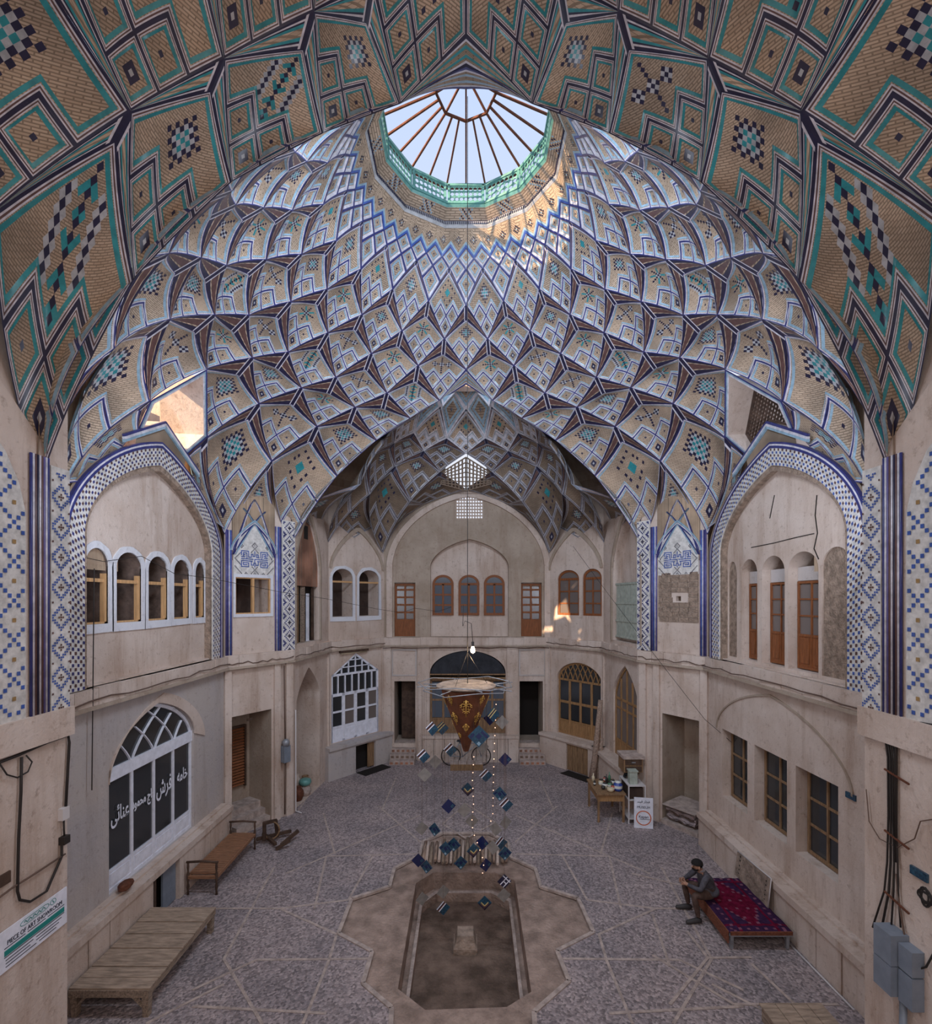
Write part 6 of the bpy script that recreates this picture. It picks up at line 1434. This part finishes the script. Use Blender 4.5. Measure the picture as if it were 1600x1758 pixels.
for lk, lst in byl.items():
    for k, (u, v, _) in enumerate(lst):
        Y = RNG.uniform(9.05, 9.95); X = (u-800)/F*Y; Z = EYE+(HOR-v)/F*Y; Z = max(Z, .1 if Y < 9 else .12)
        sz = .095 if lk != 'B' else .145; yaw = RNG.uniform(-.5, .5)
        lab = ('%s hung under the cone frame' % LOOK[lk]) if len(lst) == 1 else '%s, %s from the top, below the cone' % (LOOK[lk], ORD[k])
        T_ = empty('hanging_tile', (X, Y, Z), lab, 'hanging tile', 'tiles hanging on threads below the cone')
        e = V(math.cos(yaw), math.sin(yaw), 0); a_ = (e+V(0, 0, 1))/2**.5; b2 = (V(0, 0, 1)-e)/2**.5; nrm = V(-e[1], e[0], 0)*.006; c0 = V(X, Y, Z)
        def q_(x0, x1, y0, y1): return [c0+a_*x*sz+b2*y*sz for x, y in ((x0, y0), (x1, y0), (x1, y1), (x0, y1))]
        mb = MB(); P1 = q_(-1, 1, -1, 1); mb.hexa([p-nrm for p in P1]+[p+nrm for p in P1]); base = {'g': 'tile_back', 'n': 'tile_navy', 'k': 'glaze_ink'}.get(lk, 'tile_blue'); mb.build('tile', base, T_)
        def deco(rects, mat):
            mb = MB()
            for r in rects:
                P1 = q_(*r)
                for s_ in (-1.3, 1.3): mb.add([p+nrm*s_ for p in P1], [(0, 1, 2, 3)])
            mb.build('glaze_stripe', mat, T_)
        if lk == 's': deco([(-1, 1, .2, .4), (-1, 1, .8, 1)], 'paint_white'); deco([(-1, 1, .4, .62)], 'cone_brown'); deco([(-1, 1, .62, .8)], 'glaze_ink')
        if lk == 'y': deco([(-1, 1, .1, .3), (-1, 1, .6, .8)], 'tile_yellow'); deco([(-1, 1, .3, .6)], 'glaze_ink')
        if lk == 'c': deco([(-1, .5, -.75, -.5), (-.75, -.5, -.75, .5)], 'glaze_umber'); deco([(-1, .8, -1, -.78), (-1, -.78, -1, .8)], 'glaze_ink'); deco([(-.4, .6, -.5, -.3), (-.5, -.3, -.4, .6)], 'tile_yellow')
        if lk == 'k': deco([(-1, 1, -.7, -.5), (-1, 1, .1, .3), (-.2, 0, -.5, .1), (.5, .7, -1, 1)], 'paint_white')
        if lk in 'bB': deco([(-.3, .3, -.3, .3), (.5, .8, -.9, .2), (-.9, -.2, .5, .8)], 'tile_navy'); deco([(-.85, -.45, -.85, -.45)], 'glaze_sky')
        if lk in 'n': deco([(.2, .8, -.8, -.3)], 'tile_blue')
        mb = MB(); top = c0+V(0, 0, sz*1.41); mb.tube([top, (X, Y, CZ-.02)] if abs(X) > .45 else [top, (X*1.05, Y, CZ-.05)], .0022, 3, caps=False); mb.build('thread', 'cable_brown', T_)
def string(pts, lab):
    S_ = empty('string_lights', tuple(pts[0]), lab, 'light string'); mb = MB(); mb.tube(pts, .003, 4, caps=False); mb.build('wire', 'cable_brown', S_)
    A = np.array([list(map(float, p)) for p in pts]); s_ = np.r_[0, np.cumsum(np.linalg.norm(np.diff(A, axis=0), axis=1))]; mb = MB()
    for t in np.arange(.1, s_[-1], .145): c = [np.interp(t, s_, A[:, i]) for i in range(3)]; mb.lathe([(0, -.012), (.011, 0), (0, .012)], c, 6)
    mb.build('small_bulbs', 'bulb_small', S_, kind='stuff')
def at(u, v, Y): return ((u-800)/F*Y, Y, EYE+(HOR-v)/F*Y)
string([at(u, v, 9.3) for u, v in ((852, 1200), (850, 1250), (848, 1300), (847, 1340), (846, 1400), (839, 1420))], 'string of tiny warm lights falling right of the cone')
string([at(u, v, 9.2) for u, v in ((814, 1290), (811, 1340), (813, 1380), (810, 1410), (812, 1428), (820, 1448), (831, 1480), (828, 1502))], 'string of tiny warm lights falling from the cone tip to the poles')
# ------------------------------------------------------------------ cables, wires, boxes, signs
def cable(pl, pts, r, mat, lab, d=-.03, name='cable', cat='cable'):
    P_ = [pl.P(*pl.px(u, v, d), d) for u, v in pts]; mb = MB(); mb.tube(P_, r, 6); return thing1(name, mb, mat, lab, cat)
pn, pr = L['N'], R['N']
cable(pn, [(-30, 1320), (30, 1297), (80, 1275), (117, 1262), (119, 1275), (116, 1330), (113, 1384)], .016, 'cable', 'thick black cable running to the switch box on the left pier')
cable(pn, [(37, 1300), (36, 1360), (32, 1440), (30, 1530), (34, 1545), (52, 1548), (80, 1530), (106, 1470), (106, 1450)], .014, 'cable', 'black cable dropping in a long loop on the left pier')
cable(pn, [(-20, 1555), (20, 1525), (60, 1500), (112, 1466)], .010, 'cable_brown', 'thin brown cable slanting across the left pier above the banner')
cable(pn, [(0, 1312), (12, 1330), (30, 1335), (48, 1325), (55, 1308), (45, 1297)], .008, 'cable', 'thin looped wire at the left frame edge')
sw = empty('switch_box', tuple(pn.P(*pn.px(105, 1395, 0), 0)), 'small white switch box with cables on the left pier', 'switch')
q1, z1_ = pn.px(105, 1398, 0); mb = MB(); pn.box(mb, q1-.05, q1+.05, z1_-.06, z1_+.08, -.06, 0); mb.build('cover', 'pipe_white', sw); mb = MB(); pn.box(mb, q1-.04, q1+.05, z1_-.35, z1_-.26, -.07, 0); mb.tube([pn.P(q1, z1_-.06, -.03), pn.P(q1+.01, z1_-.3, -.03)], .01, 6); mb.build('plug', 'cable', sw)
# banner
bnr = empty('banner', tuple(pn.P(*pn.px(60, 1600, 0), -.02)), 'white banner with teal stripe reading piece of art showroom on the left pier', 'banner')
qa, za = pn.px(112, 1552, 0); qR = qa; zt, zb_ = pn.px(113, 1521, 0)[1], pn.px(112, 1583, 0)[1]; qL = pn.px(-60, 1600, 0)[0]
zt = 3.12+0*zt if False else zt
mb = MB(); pn.box(mb, qL, qR, zb_, zt, -.02, -.008); mb.build('sheet', 'paint_white', bnr)
H_ = zt-zb_; qs0 = pxs(pn, 4); qs1 = pxs(pn, 107)
mb = MB(); pn.box(mb, qs0, qs1, zb_+H_*.37, zb_+H_*.50, -.024, -.02); mb.build('teal_stripe', 'print_teal', bnr)
wtxt = qs1-qs0
text_mesh('PIECE OF ART SHOWROOM', pn, (qs0+qs1)/2, zb_+H_*.66, -.022, H_*.16, 'print_ink', bnr, sx_=wtxt/(H_*.16*13.6))
mb = MB(); lw = wtxt*.30; lc_ = (qs0+qs1)/2-.02*wtxt; lz = zb_+H_*.86
mb.tube([pn.P(lc_+lw*math.cos(t)*.8, lz+H_*.075*max(-.9, min(.9, 1.4*math.sin(t))), -.022) for t in np.linspace(0, 2*PI, 25)], .003, 4)
mb.tube([pn.P(lc_+lw*(1.05+.17*math.cos(t)), lz+H_*.075*math.sin(t), -.022) for t in np.linspace(0, 2*PI, 17)], .003, 4)
mb.tube([pn.P(lc_-lw*.6+lw*1.2*t, lz+H_*.03*math.sin(t*30), -.023) for t in np.linspace(0, 1, 40)], .004, 4)
mb.tube([pn.P(lc_+lw*1.05+.01*math.sin(t*6), lz-H_*.04+H_*.08*t, -.023) for t in np.linspace(0, 1, 8)], .004, 4)
mb.build('logo', 'print_teal', bnr)
mb = MB()
for k, (f0, f1, z) in enumerate(((0, .32, .55), (.36, .66, .55), (.7, 1, .55), (0, 1, .33), (.02, .45, .25), (.5, .95, .25), (.02, .4, .17), (.5, .9, .17), (.02, .5, .09), (.55, .85, .09))):
    pn.box(mb, qs0+wtxt*f0, qs0+wtxt*f1, zb_+H_*z, zb_+H_*(z+.018), -.023, -.02)
mb.build('small_print', 'print_ink', bnr)
pq, pz = pn.px(2, 1512, 0); mb = MB(); pn.box(mb, pq-.15, pq+.09, pz-.06, pz+.06, -.02, 0); np_ = thing1('number_plate', mb, 'wood_dark', 'small dark number plate above the banner at the left edge', 'plate')
# right pier: cable bundle, box, conduit
for k, (du, r) in enumerate(((-6, .010), (-2, .012), (2, .010), (6, .009))):
    cable(pr, [(1478-k*2, 1226+k*4), (1505, 1232+k*3), (1522+du, 1242+k*4), (1530+du, 1300), (1531+du, 1400), (1532+du*1.5, 1480), (1530+du*2, 1530), (1522+du*4, 1592)], r, 'cable', 'black cable of the bundle running down the right pier, strand %s' % ['nearest the hall', 'second from the hall', 'third from the hall', 'furthest from the hall'][k])
cable(pr, [(1640, 1255), (1600, 1245), (1560, 1238), (1542, 1245), (1538, 1280), (1538, 1480)], .016, 'cable', 'thick cable bending along under the right ledge and down')
cable(pr, [(1538, 1500), (1545, 1560), (1555, 1620), (1548, 1650)], .009, 'cable_brown', 'thin cable curving behind the grey box')
cable(pr, [(1540, 1640), (1565, 1668), (1590, 1660), (1612, 1620)], .010, 'cable', 'black cable leaving the grey box towards the right edge')
cable(pr, [(1487, 1355), (1492, 1410), (1510, 1440), (1540, 1455), (1570, 1440), (1580, 1410), (1610, 1405)], .006, 'cable_brown', 'thin slack wire looping across the right pier')
for v in (1320, 1425, 1530): q_a, z_a = pr.px(1520, v, -.03); q_b, _ = pr.px(1562, v, -.03); mb = MB(); mb.bar(pr.P(q_a, z_a, -.04), pr.P(q_b, z_a-.06, -.04), .018, .018); thing1('wall_bracket', mb, 'rust', 'rusty bracket pinning the cables, %s of three on the right pier' % {1320: 'top', 1425: 'middle', 1530: 'lowest'}[v], 'bracket')
mb = MB(); mb.lathe([(.0, 0), (.02, 0)], (0, 0, 0), 3)
coil = MB(); q_a, z_a = pr.px(1590, 1540, -.05); cc = pr.P(q_a, z_a, -.06)
coil.tube([cc+V(0, .09*math.cos(t*3.1)*(.7+.3*math.sin(t)), .10*math.sin(t*3.1)*(.7+.3*math.cos(t*1.3))) for t in np.linspace(0, 12, 90)], .008, 5); thing1('cable_coil', coil, 'cable', 'tangled coil of black cable at the right edge', 'cable coil')
eb = empty('electric_box', tuple(pr.P(Y2q(pr, 5.5), 1.7, -.1)), 'grey electrical box on the right pier', 'electric box')
for (a_, c, z0, z1, dp, nm2) in ((5.42, 5.66, 2.03, 2.36, .20, 'upper_cover'), (5.42, 5.66, 1.70, 2.02, .20, 'lower_cover'), (5.24, 5.42, 1.68, 2.02, .13, 'side_cover'), (5.24, 5.42, 2.04, 2.30, .13, 'side_cover')):
    mb = MB(); pr.box(mb, Y2q(pr, a_)+.004, Y2q(pr, c)-.004, z0, z1, -dp, 0); mb.build(nm2, 'box_grey', eb)
mb = MB(); mb.tube([pr.P(Y2q(pr, 5.42), 1.70, -.07), pr.P(Y2q(pr, 5.42), -.0, -.07)], .035, 10); thing1('conduit_pipe', mb, 'box_grey', 'grey conduit pipe below the electrical box', 'pipe')
for (u, v, lab, pl_, sz_) in ((1462, 1367, 'small blue plate on the right wall by the nearest window', R['M'], .10), (1580, 1500, 'blue enamel plate at the right edge', pr, .10), (428, 1235, 'small dark number plate above the left corner recess', L['C'], .07), (1572+4, 1498, None, None, 0)):
    if not lab: continue
    q_a, z_a = pl_.px(u, v, 0); mb = MB(); pl_.box(mb, q_a-sz_, q_a+sz_, z_a-sz_*.45, z_a+sz_*.45, -.025, 0); thing1('wall_plate', mb, 'tile_blue' if 'blue' in lab else 'wood_dark', lab, 'plate')
# meter box and pipe at the left bay corner
mx_ = L['C']; q_a = mx_.L-.28; mt = empty('meter_box', tuple(mx_.P(q_a, 2.0, -.1)), 'grey meter box with conduit at the left bay corner', 'meter box')
mb = MB(); mx_.box(mb, q_a-.10, q_a+.10, 1.55, 2.0, -.22, -.07); mb.build('box', 'box_grey', mt); mb = MB(); mb.lathe([(0, 2.0), (.10, 2.0), (.10, 2.12), (.04, 2.18), (0, 2.18)], tuple(mx_.P(q_a, 0, -.15)), 12); mb.build('meter', 'steel', mt); mb = MB(); mb.tube([mx_.P(q_a, 2.1, -.12), mx_.P(q_a-.02, 4.2, -.10)], .018, 6); mb.tube([mx_.P(q_a, 1.55, -.12), mx_.P(q_a, 0.1, -.10)], .018, 6); mb.build('conduit', 'cable_brown', mt)
mb = MB(); mb.tube([(-4.80, 14.12, 2.9), (-4.80, 14.12, .06), (-4.6, 14.0, .05)], .016, 6); thing1('white_pipe', mb, 'pipe_white', 'thin white pipe running down beside the left alcove', 'pipe')
# wires on the ledges and across the hall
def ledge_cable(pl, z, lab, r=.012, d=-.13):
    n_ = 14; P_ = [pl.P(pl.L*k/n_, z+RNG.uniform(-.035, .035), d+RNG.uniform(-.02, .01)) for k in range(n_+1)]; mb = MB(); mb.tube(P_, r, 6); thing1('cable', mb, 'cable_brown', lab, 'cable')
for nm in ('left', 'right'):
    for kk, nn2 in (('M', 'main'), ('C', 'corner'), ('S', 'bay side'), ('D', 'diagonal')):
        ledge_cable(side[nm][kk], 4.40, 'brown cable along the ledge of the %s %s wall' % (nm, nn2)); 
ledge_cable(BK, 4.22, 'brown cable under the ledge of the back wall', .014, -.17)
def wire(pts, lab, r=.006, mat='cable'):
    mb = MB(); mb.tube(pts, r, 5); thing1('overhead_wire', mb, mat, lab, 'wire')
def sagl(p, q, s, n_=10): p, q = V(*p), V(*q); return [p*(1-t)+q*t-V(0, 0, s*4*t*(1-t)) for t in np.linspace(0, 1, n_)]
wire([at(*p) for p in ((145, 957, 8.0), (178, 964, 8.4), (243, 955, 9.2), (300, 985, 10), (356, 992, 11), (480, 1016, 13), (560, 1028, 14.5), (650, 1046, 16.5), (690, 1052, 17.5), (712, 1044, 18.2), (752, 1050, 18.5), (775, 1042, 18.6))], 'slack wire strung from the left arched windows to the back wall')
wire(sagl(at(984, 938, 17), at(1210, 1235, 12.0), .05)+sagl(at(1280, 1295, 11.5), at(1440, 1350, 8.6), .06), 'long diagonal wire from the far bay down to the right wall')
wire(sagl((-5.9, 7.95, 6.5), (-5.9, 7.9, 3.0), 0), 'dark wire hanging down at the near end of the left wall', .008)
# red-lit warm patch stays with the sun; small finials on node crossings are part of the vault
# ------------------------------------------------------------------ the seated man
M('skin', (.40, .22, .15), .6, .15, 12); M('jacket', (.085, .08, .095), .85, .3, 14); M('trousers', (.10, .062, .05), .9, .3, 14); M('hair', (.012, .010, .010), .8); M('shoe', (.05, .045, .045), .6); M('eye', (.02, .015, .012), .3); M('shirt', (.30, .28, .30), .8)
man = empty('person', (4.5, 9.5, 0), 'bearded man in grey jacket and brown trousers sitting on the carpeted bed', 'person')
def skin_body(name, V_, E_, R_, parent, classify, mats, sub=2):
    me = bpy.data.meshes.new(name); org = ORG[parent.name]; me.from_pydata([tuple(V(*p)-org) for p in V_], E_, []); o = bpy.data.objects.new(name, me); COL.objects.link(o)
    bm = bmesh.new(); bm.from_mesh(me); lay = bm.verts.layers.skin.verify()
    for i, v in enumerate(bm.verts):
        r = R_[i]; v[lay].radius = (r, r) if not isinstance(r, tuple) else r; v[lay].use_root = (i == 0)
    bm.to_mesh(me); bm.free(); m1 = o.modifiers.new('s', 'SKIN'); m1.use_smooth_shade = True; m2_ = o.modifiers.new('u', 'SUBSURF'); m2_.levels = sub; m2_.render_levels = sub
    dg = bpy.context.evaluated_depsgraph_get(); nm_ = bpy.data.meshes.new_from_object(o.evaluated_get(dg)); bpy.data.objects.remove(o)
    nm_.materials.clear()
    for q in mats: nm_.materials.append(MATS[q])
    for p in nm_.polygons: p.material_index = classify(V(*p.center)+org); p.use_smooth = True
    ob = bpy.data.objects.new(name, nm_); COL.objects.link(ob); ob.parent = parent; ORG[ob.name] = org; return ob
VS = []; ES = []; RS = []; bones = []
def vtx(p, r, par=None, m=1):
    VS.append(p); RS.append(r); i = len(VS)-1
    if par is not None: ES.append((par, i)); bones.append((V(*VS[par]), V(*p), m))
    return i
pel = vtx((4.63, 9.52, .47), .135); be = vtx((4.60, 9.50, .60), .135, pel, 1); ch = vtx((4.53, 9.48, .76), (.16, .135), be, 1); nk = vtx((4.42, 9.44, .90), .06, ch, 1); n2_ = vtx((4.38, 9.42, .935), .048, nk, 0)
hd = vtx((4.33, 9.40, .985), .075, n2_, 0); h2_ = vtx((4.315, 9.395, 1.045), .078, hd, 0)
for sy, side_ in ((-1, 'n'), (1, 'f')):
    y = lambda a: 9.50+sy*a
    hp_ = vtx((4.58, y(.10), .46), .10, pel, 2); kn = vtx((4.22, y(.22), .52), .062, hp_, 2); sn = vtx((4.27, y(.21), .32), .058, kn, 2); an = vtx((4.31, y(.21), .11), .042, sn, 2)
    sh_ = vtx((4.48, y(.17), .83), .068, ch, 1); el = vtx((4.33, y(.25), .63), .05, sh_, 1); wr = vtx((4.17, y(.10), .655), .032, el, 1)
    pm_ = vtx((4.12, y(.065), .665), .03, wr, 0)
    for k in range(4):
        b0 = V(4.12, y(.06-.012*k*0), .665)+V(-.03, 0, .03-.02*k); f1 = vtx(tuple(b0), .010, pm_, 0); f2_ = vtx(tuple(b0+V(-.028, -sy*.015, .004)), .009, f1, 0); vtx(tuple(b0+V(-.022, -sy*.04, -.006)), .008, f2_, 0)
    t1 = vtx((4.135, y(.045), .70), .011, pm_, 0); vtx((4.11, y(.02), .715), .009, t1, 0)
def cls(p):
    best = 9; m_ = 1
    for a, b2, mm in bones:
        t = np.clip(np.dot(p-a, b2-a)/(np.dot(b2-a, b2-a)+1e-9), 0, 1); d_ = np.linalg.norm(p-(a+(b2-a)*t))
        if d_ < best: best = d_; m_ = mm
    return m_
body = skin_body('body', VS, ES, RS, man, cls, ['skin', 'jacket', 'trousers'])
def blob(name, c, r, mat, cut=None, nz_=0):
    bm = bmesh.new(); bmesh.ops.create_icosphere(bm, subdivisions=3, radius=1); mb = MB(); keep = [f for f in bm.faces if cut is None or cut(f.calc_center_median())]
    mb.add([(c[0]+r[0]*v.co.x, c[1]+r[1]*v.co.y, c[2]+r[2]*v.co.z) for v in bm.verts], [tuple(v.index for v in f.verts) for f in keep], smooth=True); bm.free(); return mb.build(name, mat, man)
blob('hair', (4.335, 9.398, 1.055), (.108, .098, .088), 'hair', lambda p: p.z > -.05 or p.x > .35)
blob('beard', (4.30, 9.39, .968), (.066, .062, .042), 'hair', lambda p: p.z < .25)
blob('nose', (4.232, 9.37, 1.012), (.018, .012, .018), 'skin')
for sy in (-1, 1): blob('ear', (4.335, 9.396+sy*.088, 1.01), (.02, .012, .03), 'skin'); blob('eye', (4.245, 9.38+sy*.03, 1.032), (.010, .010, .008), 'eye')
blob('collar', (4.42, 9.44, .915), (.085, .08, .03), 'shirt')
blob('jacket_hem', (4.62, 9.51, .50), (.17, .20, .10), 'jacket')
for sy in (-1, 1):
    y_ = 9.50+sy*.21; mb = MB(); mb.tube([(4.36, y_, .05), (4.30, y_, .065), (4.20, y_+sy*.01, .05), (4.10, y_+sy*.02, .038), (4.07, y_+sy*.02, .035)], [.04, .052, .045, .036, .02], 10); mb.build('shoe', 'shoe', man)
